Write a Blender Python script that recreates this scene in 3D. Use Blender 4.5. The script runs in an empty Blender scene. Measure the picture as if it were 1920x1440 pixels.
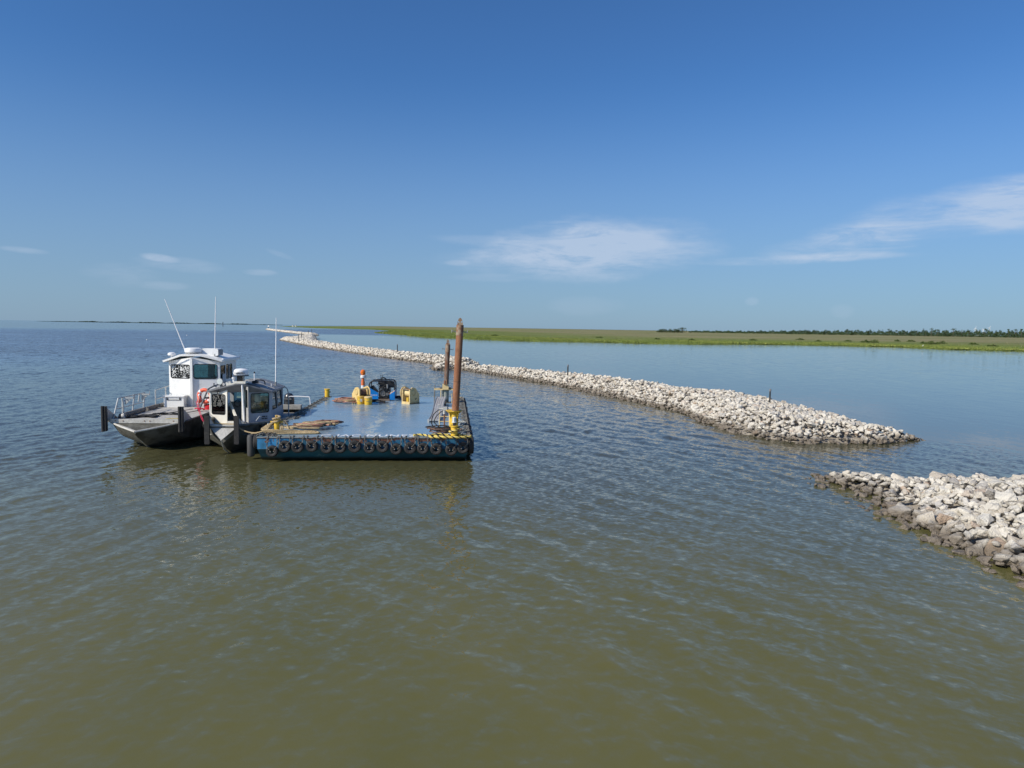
import bpy, bmesh, math, random
import numpy as np
from mathutils import Vector, Matrix
from mathutils.geometry import tessellate_polygon
R = math.radians
S = bpy.context.scene
COL = S.collection
rnd = random.Random(7)
nrg = np.random.RandomState(11)

# ---------------------------------------------------------------- camera
F_PX, CAM_H, PITCH, ROLL = 1331.0, 6.1, R(4.52), R(0.9)
camd = bpy.data.cameras.new('camera')
cam = bpy.data.objects.new('camera', camd); COL.objects.link(cam)
camd.sensor_width = 36; camd.lens = 36 * F_PX / 1920
camd.clip_start = 0.1; camd.clip_end = 60000
CAM_M = Matrix.Rotation(math.pi / 2 - PITCH, 3, 'X') @ Matrix.Rotation(ROLL, 3, 'Z')
cam.rotation_euler = CAM_M.to_euler()
cam.location = (0, 0, CAM_H)
S.camera = cam

def at(px, py, z=0.0, depth=None):
    """world point where the photograph's pixel (1920x1440) meets height z, or distance depth along +Y"""
    d = CAM_M @ Vector(((px - 960) / F_PX, -(py - 720) / F_PX, -1))
    t = depth / d.y if depth is not None else (z - CAM_H) / d.z
    return Vector((d.x * t, d.y * t, CAM_H + d.z * t))

# ---------------------------------------------------------------- light
SUN_EL, SUN_AZ = R(37), R(34)     # azimuth measured from -X towards -Y
sun_dir = Vector((-math.cos(SUN_EL) * math.cos(SUN_AZ), -math.cos(SUN_EL) * math.sin(SUN_AZ), math.sin(SUN_EL)))
sl = bpy.data.lights.new('sun', 'SUN'); sl.energy = 4.9; sl.angle = R(0.53); sl.color = (1.0, 0.93, 0.82)
so = bpy.data.objects.new('sun', sl); COL.objects.link(so)
so.rotation_euler = sun_dir.to_track_quat('Z', 'Y').to_euler(); so.location = sun_dir * 50

S.view_settings.view_transform = 'Standard'; S.view_settings.look = 'None'
S.view_settings.exposure = 0.0; S.view_settings.gamma = 1; S.view_settings.use_curve_mapping = False
S.cycles.max_bounces = 6; S.cycles.diffuse_bounces = 2; S.cycles.glossy_bounces = 3
S.cycles.transparent_max_bounces = 8; S.cycles.volume_bounces = 0
S.cycles.sample_clamp_indirect = 4; S.cycles.use_denoising = True

class N:
    """small node-graph writer"""
    def __init__(s, tree): s.t = tree
    def n(s, typ, ins=None, **kw):
        nd = s.t.nodes.new(typ)
        for k, v in kw.items(): setattr(nd, k, v)
        for k, v in (ins or {}).items(): s.set(nd.inputs[k], v)
        return nd
    def set(s, sock, v):
        if isinstance(v, bpy.types.NodeSocket): s.t.links.new(v, sock)
        elif v is not None: sock.default_value = v
    def math(s, op, a, b=None, c=None, clamp=False):
        nd = s.n('ShaderNodeMath', operation=op, use_clamp=clamp)
        for i, v in enumerate((a, b, c)):
            if v is not None: s.set(nd.inputs[i], v)
        return nd.outputs[0]
    def vmath(s, op, a, b=None):
        nd = s.n('ShaderNodeVectorMath', operation=op)
        s.set(nd.inputs[0], a)
        if b is not None: s.set(nd.inputs[1], b)
        return nd.outputs[0]
    def ramp(s, v, lo, hi, a=0.0, b=1.0, smooth=True):
        nd = s.n('ShaderNodeMapRange', interpolation_type='SMOOTHSTEP' if smooth else 'LINEAR')
        s.set(nd.inputs[0], v)
        for i, x in ((1, lo), (2, hi), (3, a), (4, b)): s.set(nd.inputs[i], x)
        return nd.outputs[0]
    def noise(s, vec, scale, detail=3, rough=.5, dist=0.0):
        nd = s.n('ShaderNodeTexNoise')
        if vec is not None: s.set(nd.inputs['Vector'], vec)
        nd.inputs['Scale'].default_value = scale; nd.inputs['Detail'].default_value = detail
        nd.inputs['Roughness'].default_value = rough; nd.inputs['Distortion'].default_value = dist
        return nd.outputs[0]
    def mapping(s, vec, loc=(0, 0, 0), rot=(0, 0, 0), scale=(1, 1, 1)):
        nd = s.n('ShaderNodeMapping'); s.set(nd.inputs[0], vec)
        nd.inputs[1].default_value = loc; nd.inputs[2].default_value = rot; nd.inputs[3].default_value = scale
        return nd.outputs[0]
    def mix(s, f, a, b):
        nd = s.n('ShaderNodeMix', data_type='RGBA')
        s.set(nd.inputs[0], f)
        s.set(nd.inputs[6], a if isinstance(a, bpy.types.NodeSocket) else (*a, 1))
        s.set(nd.inputs[7], b if isinstance(b, bpy.types.NodeSocket) else (*b, 1))
        return nd.outputs[2]
    def bump(s, h, dist, strength=1.0, normal=None):
        nd = s.n('ShaderNodeBump'); s.set(nd.inputs['Height'], h)
        nd.inputs['Distance'].default_value = dist; s.set(nd.inputs['Strength'], strength)
        if normal is not None: s.set(nd.inputs['Normal'], normal)
        return nd.outputs[0]

# ---------------------------------------------------------------- sky with thin cirrus
W = bpy.data.worlds.new('World'); S.world = W; W.use_nodes = True
g = N(W.node_tree); W.node_tree.nodes.clear()
sky = g.n('ShaderNodeTexSky', sky_type='NISHITA', sun_disc=False, sun_elevation=SUN_EL,
          air_density=1.0, dust_density=0.35, ozone_density=2.2, altitude=0)
sky.sun_rotation = math.atan2(sun_dir.x, sun_dir.y)
tc = g.n('ShaderNodeTexCoord').outputs['Generated']
sep = g.n('ShaderNodeSeparateXYZ', {0: tc})
az = g.math('ARCTAN2', sep.outputs[0], sep.outputs[1])
el = g.math('ARCSINE', sep.outputs[2])
ae = g.n('ShaderNodeCombineXYZ', {0: az, 1: el}).outputs[0]
wispv = g.mapping(ae, rot=(0, 0, R(-10)), scale=(8, 48, 1))
wisp = g.noise(wispv, 1.0, 9, .68, .9)
fine = g.noise(g.mapping(ae, rot=(0, 0, R(-14)), scale=(20, 95, 1)), 1.0, 5, .6, .3)
warp = g.noise(g.mapping(ae, scale=(9, 22, 1)), 1.0, 4, .6)
def cloud(cx, cy, rx, ry, rot, dens, low=.36, high=.75, flat=0.0, e0=.15, wob=1.6):
    """soft ellipse (photo pixels turned into sky directions) times the wisps"""
    d = (CAM_M @ Vector(((cx - 960) / F_PX, -(cy - 720) / F_PX, -1))).normalized()
    a0, e0 = math.atan2(d.x, d.y), math.asin(d.z)
    da, de = g.math('SUBTRACT', az, a0), g.math('SUBTRACT', el, e0)
    c, s_ = math.cos(R(rot)), math.sin(R(rot))
    u = g.math('ADD', g.math('MULTIPLY', da, c), g.math('MULTIPLY', de, s_))
    v = g.math('SUBTRACT', g.math('MULTIPLY', de, c), g.math('MULTIPLY', da, s_))
    u = g.math('DIVIDE', u, rx / F_PX)
    v = g.math('DIVIDE', v, ry / F_PX)
    if flat: v = g.math('ADD', v, g.math('MULTIPLY', g.math('MULTIPLY', u, u), flat))
    r = g.math('ADD', g.math('MULTIPLY', u, u), g.math('MULTIPLY', v, v))
    r = g.math('ADD', r, g.math('MULTIPLY', g.math('SUBTRACT', warp, .5), wob))
    m = g.ramp(r, e0, 1.15, 1, 0)
    t = g.ramp(g.math('ADD', g.math('MULTIPLY', wisp, .68), g.math('MULTIPLY', fine, .32)), low, high)
    return g.math('MULTIPLY', g.math('MULTIPLY', m, t), dens)
cl = None
for a in CLOUDS if 'CLOUDS' in globals() else [
        (1110, 466, 235, 62, 3, .66, .26, .66, .2), (1150, 442, 125, 30, -2, .36, .16, .55, .30, .55, .6), (1070, 462, 190, 34, 4, .26, .22, .55, .2, .3, 1.0), (1130, 478, 180, 22, 0, .2, .25, .6), (1010, 490, 220, 26, 0, .22, .3, .7),
        (1800, 395, 220, 44, 8, .50, .30, .68), (1590, 455, 160, 30, 9, .5, .33, .7), (1480, 487, 190, 9, 1, .35, .3, .6), (1950, 380, 130, 45, 5, .6, .28, .6),
        (1580, 480, 90, 9, 0, .4, .3, .6), (905, 452, 110, 12, -2, .22, .3, .6), (857, 493, 26, 6, 0, .3, .1, .4), (930, 521, 90, 9, 0, .14, .1, .5),
        (1095, 573, 75, 20, 0, .13, .1, .5), (1410, 565, 14, 9, 0, .2, .1, .4), (1580, 583, 22, 14, 0, .12, .1, .4),
        (298, 483, 32, 7, -6, .5, .25, .6), (340, 496, 75, 13, -4, .26, .25, .65), (488, 511, 34, 7, 0, .4, .25, .6), (525, 477, 28, 6, -18, .16, .2, .6),
        (45, 469, 38, 6, -3, .36, .25, .6), (228, 515, 60, 22, -4, .2, .3, .65), (305, 536, 45, 9, 0, .26, .25, .6)]:
    c_ = cloud(*a)
    cl = c_ if cl is None else g.math('ADD', cl, c_)
cl = g.math('MULTIPLY', g.math('MINIMUM', cl, .85), .80)
# nishita colour, nudged to the photograph's hue; horizon a little hazier
tint = g.n('ShaderNodeMix', data_type='RGBA', blend_type='MULTIPLY'); tint.inputs[0].default_value = 1
g.set(tint.inputs[6], sky.outputs[0]); tint.inputs[7].default_value = (*SKY_TINT, 1) if 'SKY_TINT' in globals() else (.45, .80, 1.20, 1)
haz = g.ramp(el, -0.02, 0.34, .72, 0)
hcol = g.mix(haz, tint.outputs[2], (2.8, 3.95, 5.55))
full = g.mix(cl, hcol, (5.6, 6.6, 8.2))
bg = g.n('ShaderNodeBackground', {0: full, 1: .095})
wo = g.n('ShaderNodeOutputWorld', {0: bg.outputs[0]})

# ---------------------------------------------------------------- materials
def newmat(name):
    m = bpy.data.materials.new(name); m.use_nodes = True
    gg = N(m.node_tree); b = m.node_tree.nodes['Principled BSDF']
    return m, gg, b
def mat(name, base, alt=None, scale=3.0, lo=.5, hi=.62, rough=.6, metal=0.0, bump=0.0, bscale=30, alt2=None, scale2=12, lo2=.6, hi2=.68,
        grime=.12, stretch=(1, 1, 1), coord='Object', rough2=None, spec=.5):
    m, gg, b = newmat(name)
    co = gg.n('ShaderNodeTexCoord').outputs[coord]
    v = gg.mapping(co, scale=stretch)
    c = (*base, 1)
    nz = gg.noise(v, scale, 5, .6)
    col = gg.mix(gg.ramp(gg.noise(co, 1.7, 4, .6), .35, .7), base, tuple(x * (1 - grime * 1.6) for x in base)) if grime else None
    cur = col if col is not None else base
    f1 = None
    if alt is not None:
        f1 = gg.ramp(nz, lo, hi); cur = gg.mix(f1, cur, alt)
    if alt2 is not None:
        cur = gg.mix(gg.ramp(gg.noise(v, scale2, 6, .65), lo2, hi2), cur, alt2)
    if isinstance(cur, bpy.types.NodeSocket): gg.set(b.inputs['Base Color'], cur)
    else: b.inputs['Base Color'].default_value = c
    if f1 is not None and rough2 is not None: gg.set(b.inputs['Roughness'], gg.ramp(f1, 0, 1, rough, rough2, False))
    else: gg.set(b.inputs['Roughness'], gg.ramp(nz, .3, .7, max(.02, rough - .06), min(1, rough + .08)))
    b.inputs['Metallic'].default_value = metal
    b.inputs['Specular IOR Level'].default_value = spec
    if bump: gg.set(b.inputs['Normal'], gg.bump(gg.noise(co, bscale, 4, .6), bump))
    return m

# ---------------------------------------------------------------- mesh building
class MB:
    def __init__(s): s.v = []; s.f = []; s.sm = []
    def add(s, vs, fs, smooth=True):
        o = len(s.v); s.v += [tuple(p) for p in vs]; s.f += [tuple(i + o for i in f) for f in fs]; s.sm += [smooth] * len(fs); return s
    def box(s, c, sz, rot=None, taper=1.0):
        c = Vector(c); hx, hy, hz = sz[0] / 2, sz[1] / 2, sz[2] / 2
        vs = [Vector((x * hx * (taper if z > 0 else 1), y * hy * (taper if z > 0 else 1), z * hz)) for z in (-1, 1) for y in (-1, 1) for x in (-1, 1)]
        if rot is not None: vs = [rot @ v for v in vs]
        return s.add([v + c for v in vs], [(0, 2, 3, 1), (4, 5, 7, 6), (0, 1, 5, 4), (1, 3, 7, 5), (3, 2, 6, 7), (2, 0, 4, 6)], False)
    def bx(s, x0, x1, y0, y1, z0, z1): return s.box(((x0 + x1) / 2, (y0 + y1) / 2, (z0 + z1) / 2), (abs(x1 - x0), abs(y1 - y0), abs(z1 - z0)))
    def tube(s, pts, r, seg=8, caps=True, closed=False, rs=None):
        pts = [Vector(p) for p in pts]; n = len(pts); vs = []; fs = []
        prev = None
        for i, p in enumerate(pts):
            if closed: t = pts[(i + 1) % n] - pts[i - 1]
            else: t = pts[min(i + 1, n - 1)] - pts[max(i - 1, 0)]
            t = t.normalized() if t.length > 1e-9 else Vector((0, 0, 1))
            if prev is None:
                a = Vector((0, 0, 1)) if abs(t.z) < .9 else Vector((1, 0, 0))
                u = t.cross(a).normalized()
            else:
                u = prev - t * prev.dot(t); u = u.normalized() if u.length > 1e-6 else t.orthogonal().normalized()
            prev = u; w = t.cross(u); rr = rs[i] if rs else r
            for k in range(seg):
                an = 2 * math.pi * k / seg
                vs.append(p + (u * math.cos(an) + w * math.sin(an)) * rr)
        m = n if closed else n - 1
        for i in range(m):
            j = (i + 1) % n
            for k in range(seg):
                k2 = (k + 1) % seg
                fs.append((i * seg + k, i * seg + k2, j * seg + k2, j * seg + k))
        if caps and not closed:
            fs.append(tuple(range(seg))[::-1]); fs.append(tuple((n - 1) * seg + k for k in range(seg)))
        return s.add(vs, fs)
    def cyl(s, p0, p1, r, seg=16, r1=None): return s.tube([p0, p1], r, seg, rs=[r, r if r1 is None else r1])
    def lathe(s, prof, seg=24, origin=(0, 0, 0), axis=None, closed=False):
        M3 = Vector(axis).to_track_quat('Z', 'Y').to_matrix() if axis is not None else Matrix.Identity(3)
        o = Vector(origin); vs = []; fs = []; n = len(prof)
        for r, z in prof:
            for k in range(seg):
                a = 2 * math.pi * k / seg
                vs.append(o + M3 @ Vector((r * math.cos(a), r * math.sin(a), z)))
        for i in range(n if closed else n - 1):
            j = (i + 1) % n
            for k in range(seg):
                k2 = (k + 1) % seg
                fs.append((i * seg + k, i * seg + k2, j * seg + k2, j * seg + k))
        return s.add(vs, fs)
    def prism(s, poly, o, u, v, n, th, smooth=False):
        """2D polygon in plane (o,u,v) extruded by th along n"""
        o, u, v, n = map(Vector, (o, u, v, n)); k = len(poly)
        a = [o + u * p[0] + v * p[1] for p in poly]; b = [q + n * th for q in a]
        tri = tessellate_polygon([[Vector((p[0], p[1], 0)) for p in poly]])
        fs = [tuple(t) for t in tri] + [tuple(i + k for i in t[::-1]) for t in tri] + [(i, (i + 1) % k, (i + 1) % k + k, i + k) for i in range(k)]
        return s.add(a + b, fs, smooth)
    def panel(s, outer, holes, o, u, v, n, th):
        o, u, v, n = map(Vector, (o, u, v, n)); loops = [outer] + holes; flat = [p for l in loops for p in l]
        tri = tessellate_polygon([[Vector((p[0], p[1], 0)) for p in l] for l in loops]); k = len(flat)
        a = [o + u * p[0] + v * p[1] for p in flat]; b = [q + n * th for q in a]
        fs = [tuple(t) for t in tri] + [tuple(i + k for i in t[::-1]) for t in tri]
        st = 0
        for l in loops:
            m = len(l)
            for i in range(m): fs.append((st + i, st + (i + 1) % m, st + (i + 1) % m + k, st + i + k))
            st += m
        return s.add(a + b, fs, False)
    def build(s, name, m, parent=None, angle=35, fixn=True):
        me = bpy.data.meshes.new(name); me.from_pydata(s.v, [], s.f); me.materials.append(m)
        me.polygons.foreach_set('use_smooth', s.sm)
        if fixn:
            bm = bmesh.new(); bm.from_mesh(me); bmesh.ops.recalc_face_normals(bm, faces=bm.faces); bm.to_mesh(me); bm.free()
        try: me.set_sharp_from_angle(angle=R(angle))
        except Exception: pass
        ob = bpy.data.objects.new(name, me); COL.objects.link(ob)
        if parent is not None: ob.parent = parent
        return ob

def rrect(x0, x1, y0, y1, r, n=5):
    out = []
    for cx, cy, a0 in ((x1 - r, y1 - r, 0), (x0 + r, y1 - r, 90), (x0 + r, y0 + r, 180), (x1 - r, y0 + r, 270)):
        for k in range(n + 1):
            a = R(a0 + 90 * k / n); out.append((cx + r * math.cos(a), cy + r * math.sin(a)))
    return out
def tag(o, label=None, cat=None, group=None, kind=None):
    for k, v in (('label', label), ('category', cat), ('group', group), ('kind', kind)):
        if v: o[k] = v
    return o
def thing(name, loc, rz, label, cat, group=None):
    o = bpy.data.objects.new(name, None); COL.objects.link(o); o.location = loc; o.rotation_euler = (0, 0, rz); o.empty_display_size = .3
    return tag(o, label, cat, group)
def text_mesh(name, body, size, m, parent, loc, xdir, updir, depth=.004, spacing=1.0, sx=1.0):
    cu = bpy.data.curves.new(name, 'FONT'); cu.body = body; cu.size = size; cu.extrude = depth; cu.space_character = spacing
    cu.align_x = 'CENTER'; cu.align_y = 'CENTER'; cu.resolution_u = 3; cu.offset = .012 if size > .5 else 0
    t = bpy.data.objects.new(name + '_tmp', cu); COL.objects.link(t)
    bpy.context.view_layer.update()
    me = bpy.data.meshes.new_from_object(t.evaluated_get(bpy.context.evaluated_depsgraph_get()))
    bpy.data.objects.remove(t); bpy.data.curves.remove(cu)
    x = Vector(xdir).normalized(); z = x.cross(Vector(updir)).normalized(); y = z.cross(x)
    M = Matrix((x * sx, y, z)).transposed()
    me.transform(Matrix.Translation(Vector(loc)) @ M.to_4x4())
    me.materials.clear(); me.materials.append(m)
    ob = bpy.data.objects.new(name, me); COL.objects.link(ob); ob.parent = parent
    return ob

# ================================================================= WATER
def world_poly(px, z=0.0): return [tuple(at(x, y, z)[:2]) for x, y in px]
NEAR_A = [(1725, 825), (1660, 833), (1580, 832), (1500, 831), (1440, 824), (1380, 812), (1330, 797), (1270, 772), (1180, 752), (1100, 735), (1040, 722), (980, 712), (920, 702), (860, 693), (812, 684)]
m, g, b = newmat('turbid_water')
tcw = g.n('ShaderNodeTexCoord').outputs['Object']
calm = g.n('ShaderNodeAttribute', attribute_name='calm').outputs['Fac']
# ripples are given as surface slopes: crests run along v, slopes act along u
sxyz = g.n('ShaderNodeSeparateXYZ', {0: tcw}); PX, PY = sxyz.outputs[0], sxyz.outputs[1]
def layer(th, su, sv, amp, detail=2, rough=.5, dist=.4, seed=0.0, sharp=False):
    c_, s_ = math.cos(R(th)), math.sin(R(th))
    u = g.math('ADD', g.math('MULTIPLY', PX, c_ * su), g.math('MULTIPLY', PY, s_ * su))
    v = g.math('ADD', g.math('MULTIPLY', PX, -s_ * sv), g.math('MULTIPLY', PY, c_ * sv))
    n = g.noise(g.n('ShaderNodeCombineXYZ', {0: u, 1: v, 2: seed}).outputs[0], 1.0, detail, rough, dist)
    n = g.math('SUBTRACT', n, .5)
    if sharp: n = g.math('MULTIPLY', n, g.math('ADD', 1.0, g.math('MULTIPLY', g.math('ABSOLUTE', n), 5)))
    return g.math('MULTIPLY', n, c_ * amp), g.math('MULTIPLY', n, s_ * amp)
far = g.n('ShaderNodeAttribute', attribute_name='unmodelled').outputs['Fac']   # where the sheet is too coarse to carry the waves as geometry
RIP = [(-14, 3.6, 1.5, .34, 4, .6, .4, 13.0), (55, 6.0, 3.4, .32, 3, .6, .3, 23.0), (118, 7.5, 4.4, .24, 3, .6, .3, 29.0)]
BIG = [(11, .80, .17, .70, 2, .5, .5, 1.0, True), (30, 1.7, .50, .70, 3, .5, .5, 7.0, True), (78, 1.1, .40, .75, 3, .55, .5, 19.0), (100, 2.6, 1.6, .75, 3, .55, .5, 37.0)]
def total(lst):
    X = Y = None
    for L_ in lst:
        a_, b_ = layer(*L_); X = a_ if X is None else g.math('ADD', X, a_); Y = b_ if Y is None else g.math('ADD', Y, b_)
    return X, Y
RX, RY = total(RIP); BX, BY = total(BIG)
SXs = g.math('ADD', RX, g.math('MULTIPLY', BX, far)); SYs = g.math('ADD', RY, g.math('MULTIPLY', BY, far))
patch = g.noise(g.mapping(tcw, scale=(.02, .045, 1)), 1.0, 4, .6, .6)
ruf = g.ramp(patch, .32, .68, .70, 1.30)
amp = g.math('MULTIPLY', g.ramp(calm, 0, 1, 1.25, .10, False), ruf)
geo_n = g.n('ShaderNodeNewGeometry').outputs['Normal']
tilt = g.n('ShaderNodeCombineXYZ', {0: g.math('MULTIPLY', SXs, amp), 1: g.math('MULTIPLY', SYs, amp), 2: 0.0}).outputs[0]
nrm = g.vmath('NORMALIZE', g.vmath('ADD', geo_n, tilt))
silt = g.ramp(g.noise(g.mapping(tcw, scale=(.10, .05, 1)), 1.0, 4, .55, .5), .3, .7)
wc = g.mix(silt, (.112, .108, .038), (.138, .128, .048))
# the silt plume thins out away from the near shoal
plume = g.ramp(g.math('ADD', PY, g.math('MULTIPLY', g.math('SUBTRACT', g.noise(g.mapping(tcw, scale=(.06, .06, 1)), 1.0, 3, .5), .5), 22)), 13, 40)
wc = g.mix(plume, wc, (.062, .060, .030))
# silt-laden body under a mirror surface: the body does not follow the ripples, the surface does
m.node_tree.nodes.remove(b)
flat_n = g.n('ShaderNodeCombineXYZ', {0: 0.0, 1: 0.0, 2: 1.0}).outputs[0]
dif = g.n('ShaderNodeBsdfDiffuse', {'Color': wc, 'Normal': flat_n})
glo = g.n('ShaderNodeBsdfGlossy', {'Color': (1, 1, 1, 1), 'Roughness': g.math('ADD', .04, g.math('MULTIPLY', g.math('MULTIPLY', far, g.math('SUBTRACT', 1.0, calm)), .20)), 'Normal': nrm})
fr = g.n('ShaderNodeFresnel', {'IOR': 1.333, 'Normal': nrm})
mx = g.n('ShaderNodeMixShader', {0: fr.outputs[0], 1: dif.outputs[0], 2: glo.outputs[0]})
g.set(m.node_tree.nodes['Material Output'].inputs[0], mx.outputs[0])
M_WATER = m
# radial sheet from under the camera to the horizon
A0 = world_poly(NEAR_A)
line = [(27.5, 33.0), (25.5, 39.5)] + [(x + (2.2 if i > 1 else 0), y + 3.0) for i, (x, y) in enumerate(A0)]
line += [tuple(at(x, y)[:2]) for x, y in [(760, 672), (700, 664), (640, 655), (595, 648), (560, 641), (595, 636), (540, 624), (505, 618)]]
line = [(60, -10), (34, 20)] + line
LX = np.array([p[0] for p in line]); LY = np.array([p[1] for p in line])
order = np.argsort(LY, kind='stable')
def calm_at(x, y):
    lx = np.interp(y, LY[order], LX[order])
    s = (x - lx) / (3 + y * .015)
    c = np.clip(s * .5 + .5, 0, 1); c = c * c * (3 - 2 * c)
    off = np.clip((np.hypot(x, y) - 480) / 260, 0, 1) * .72 * (x < lx)
    c = np.maximum(c, off)
    return np.where((y > 430) & (x >= lx), np.clip(1 - (y - 430) / 60, 0, 1) * c * (x > lx), c)
ang = np.radians(np.concatenate([np.linspace(-180, -44, 34, endpoint=False), np.linspace(-44, 44, 600, endpoint=False), np.linspace(44, 180, 34, endpoint=False)]))
rad = np.concatenate([[.01], np.linspace(1, 6, 8, endpoint=False), np.exp(np.arange(math.log(6), math.log(170), .0041)), np.geomspace(171, 26000, 90)])
nr, na = len(rad), len(ang)
XX = (rad[:, None] * np.sin(ang)[None, :]).ravel(); YY = (rad[:, None] * np.cos(ang)[None, :]).ravel()
RR_ = np.repeat(rad, na); AA_ = np.tile(ang, nr)
fade = np.clip((44 - np.abs(np.degrees(AA_))) / 3, 0, 1) * np.clip((170 - RR_) / 60, 0, 1)
cell = np.maximum(RR_ * .0041, .05)
ZZ = np.zeros_like(XX); wr = np.random.RandomState(4)
live = np.where((fade > 0) & (RR_ > 4))[0]; xl, yl, cl_, fl_ = XX[live], YY[live], cell[live], fade[live]
cm = calm_at(xl, yl); zl = np.zeros(len(live))
lee = np.clip(1 - (((xl + 9.0) / 13) ** 2 + ((yl - 27.5) / 7) ** 2), 0, 1) ** .6     # water sheltered by the moored vessels
mod = .75 + .35 * np.sin(xl * .21 + yl * .05 + 1) * np.sin(yl * .13 - xl * .04) + .2 * np.sin(xl * .055 - yl * .09)
NW = 110
lam = np.exp(wr.uniform(math.log(.30), math.log(2.6), NW)); th = np.radians(11) + wr.normal(0, .62, NW) * np.clip(1.25 - lam * .22, .3, 1.2)
for i in range(NW):
    k = 2 * math.pi / lam[i]; a_s = .0125 * wr.uniform(.5, 1.4) * (1.0 if lam[i] < 2 else .8)       # slope carried by this wave
    w = np.clip(lam[i] / (cl_ * 2.6) - 1, 0, 1)
    if w.max() <= 0: continue
    ph = (xl * math.cos(th[i]) + yl * math.sin(th[i])) * k + wr.uniform(0, 6.28)
    zl += w * (a_s / k) * np.sin(ph + .12 * np.sin(ph))
ZZ[live] = zl * fl_ * mod * (1 - .94 * cm) * (1 - .62 * lee)
unm = 1 - fade * np.clip(1.25 - RR_ / 150, 0, 1)
me = bpy.data.meshes.new('water'); me.vertices.add(nr * na); me.vertices.foreach_set('co', np.stack([XX, YY, ZZ], 1).astype(np.float32).ravel())
ii, kk_ = np.meshgrid(np.arange(nr - 1), np.arange(na), indexing='ij'); k2 = (kk_ + 1) % na
q_ = np.stack([ii * na + kk_, (ii + 1) * na + kk_, (ii + 1) * na + k2, ii * na + k2], -1).reshape(-1, 4)
me.loops.add(q_.size); me.loops.foreach_set('vertex_index', q_.ravel()); me.polygons.add(len(q_))
me.polygons.foreach_set('loop_start', np.arange(0, q_.size, 4)); me.polygons.foreach_set('loop_total', np.full(len(q_), 4)); me.update(calc_edges=True)
me.polygons.foreach_set('use_smooth', np.ones(len(q_), bool)); me.materials.append(M_WATER)
me.attributes.new('calm', 'FLOAT', 'POINT').data.foreach_set('value', calm_at(XX, YY).astype(np.float32))
me.attributes.new('unmodelled', 'FLOAT', 'POINT').data.foreach_set('value', unm.astype(np.float32))
print('water quads', len(q_))
if me.polygons[5].normal.z < 0: me.flip_normals()
water = bpy.data.objects.new('water', me); COL.objects.link(water); water['kind'] = 'structure'

# ================================================================= STONES
def rock_material(name, individual):
    m, g, b = newmat(name)
    geo = g.n('ShaderNodeNewGeometry'); pos = geo.outputs['Position']
    z = g.n('ShaderNodeSeparateXYZ', {0: pos}).outputs[2]
    rv = g.n('ShaderNodeObjectInfo').outputs['Random'] if individual else g.n('ShaderNodeAttribute', attribute_name='tint').outputs['Fac']
    cr = g.n('ShaderNodeValToRGB'); g.set(cr.inputs[0], rv); e = cr.color_ramp.elements
    cols = [(0, (.64, .585, .485)), (.2, (.73, .675, .57)), (.45, (.80, .75, .65)), (.62, (.68, .62, .515)), (.78, (.54, .475, .385)), (.86, (.42, .395, .36)), (.92, (.66, .62, .55)), (.97, (.50, .36, .25))]
    e[0].position, e[0].color = 0, (*cols[0][1], 1); e[1].position, e[1].color = 1, (.70, .66, .58, 1)
    for p, c in cols[1:]:
        q = e.new(p); q.color = (*c, 1)
    n1 = g.noise(pos, 5, 5, .65); n2 = g.noise(pos, 28, 4, .6)
    c = g.mix(g.math('MULTIPLY', g.ramp(n1, .45, .78), .5), cr.outputs[0], (.44, .39, .31))
    c = g.mix(g.math('MULTIPLY', g.ramp(n2, .5, .75), .35), c, (.33, .30, .26))
    # tide line: wet, algae-stained stone near the water
    zz = g.math('ADD', z, g.math('MULTIPLY', g.math('SUBTRACT', g.noise(pos, 1.3, 3, .6), .5), .45))
    wet = g.ramp(zz, .16, .52, 1, 0)
    c = g.mix(g.math('MULTIPLY', wet, .92), c, g.mix(g.ramp(n1, .35, .65), (.115, .090, .062), (.205, .165, .12)))
    g.set(b.inputs['Base Color'], c)
    g.set(b.inputs['Roughness'], g.ramp(g.ramp(zz, .0, .25, 1, 0), 0, 1, .88, .35))
    g.set(b.inputs['Normal'], g.bump(g.math('ADD', n1, g.math('MULTIPLY', n2, .35))  , .14, 1.0))
    return m
M_ROCK1 = rock_material('limestone_single', True); M_ROCKN = rock_material('limestone_rubble', False)
M_CORE = mat('rubble_core', (.32, .28, .225), (.42, .375, .30), 4, rough=.95, bump=.1, bscale=9)

def rock_proto(k, seed, npts=17):
    rr = random.Random(seed); bm = bmesh.new()
    for _ in range(npts):
        v = Vector((rr.gauss(0, 1), rr.gauss(0, 1), rr.gauss(0, 1))).normalized() * rr.uniform(.82, 1.05)
        v = Vector([math.copysign(min(abs(c), .78), c) for c in v])
        bm.verts.new(v)
    res = bmesh.ops.convex_hull(bm, input=bm.verts)
    for v in [v for v in bm.verts if not v.link_faces]: bm.verts.remove(v)
    bmesh.ops.dissolve_limit(bm, angle_limit=R(9), verts=bm.verts, edges=bm.edges)
    if k:
        bmesh.ops.bevel(bm, geom=list(bm.edges), offset=.035, segments=1, affect='EDGES', profile=.5)
    bmesh.ops.triangulate(bm, faces=bm.faces)
    bm.verts.ensure_lookup_table()
    V = np.array([v.co[:] for v in bm.verts]); Fc = np.array([[v.index for v in f.verts] for f in bm.faces])
    bm.verts.index_update(); Fc = np.array([[v.index for v in f.verts] for f in bm.faces])
    bm.free(); return V, Fc
PROTO = [rock_proto(0, 100 + i, 10 + i % 4) for i in range(24)]
PROTO_M = []
for i in range(18):
    V, Fc = rock_proto(1, 300 + i, 11 + i % 4)
    me = bpy.data.meshes.new('rock_shape'); me.from_pydata(V.tolist(), [], Fc.tolist()); me.materials.append(M_ROCK1)
    PROTO_M.append(me)

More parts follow.
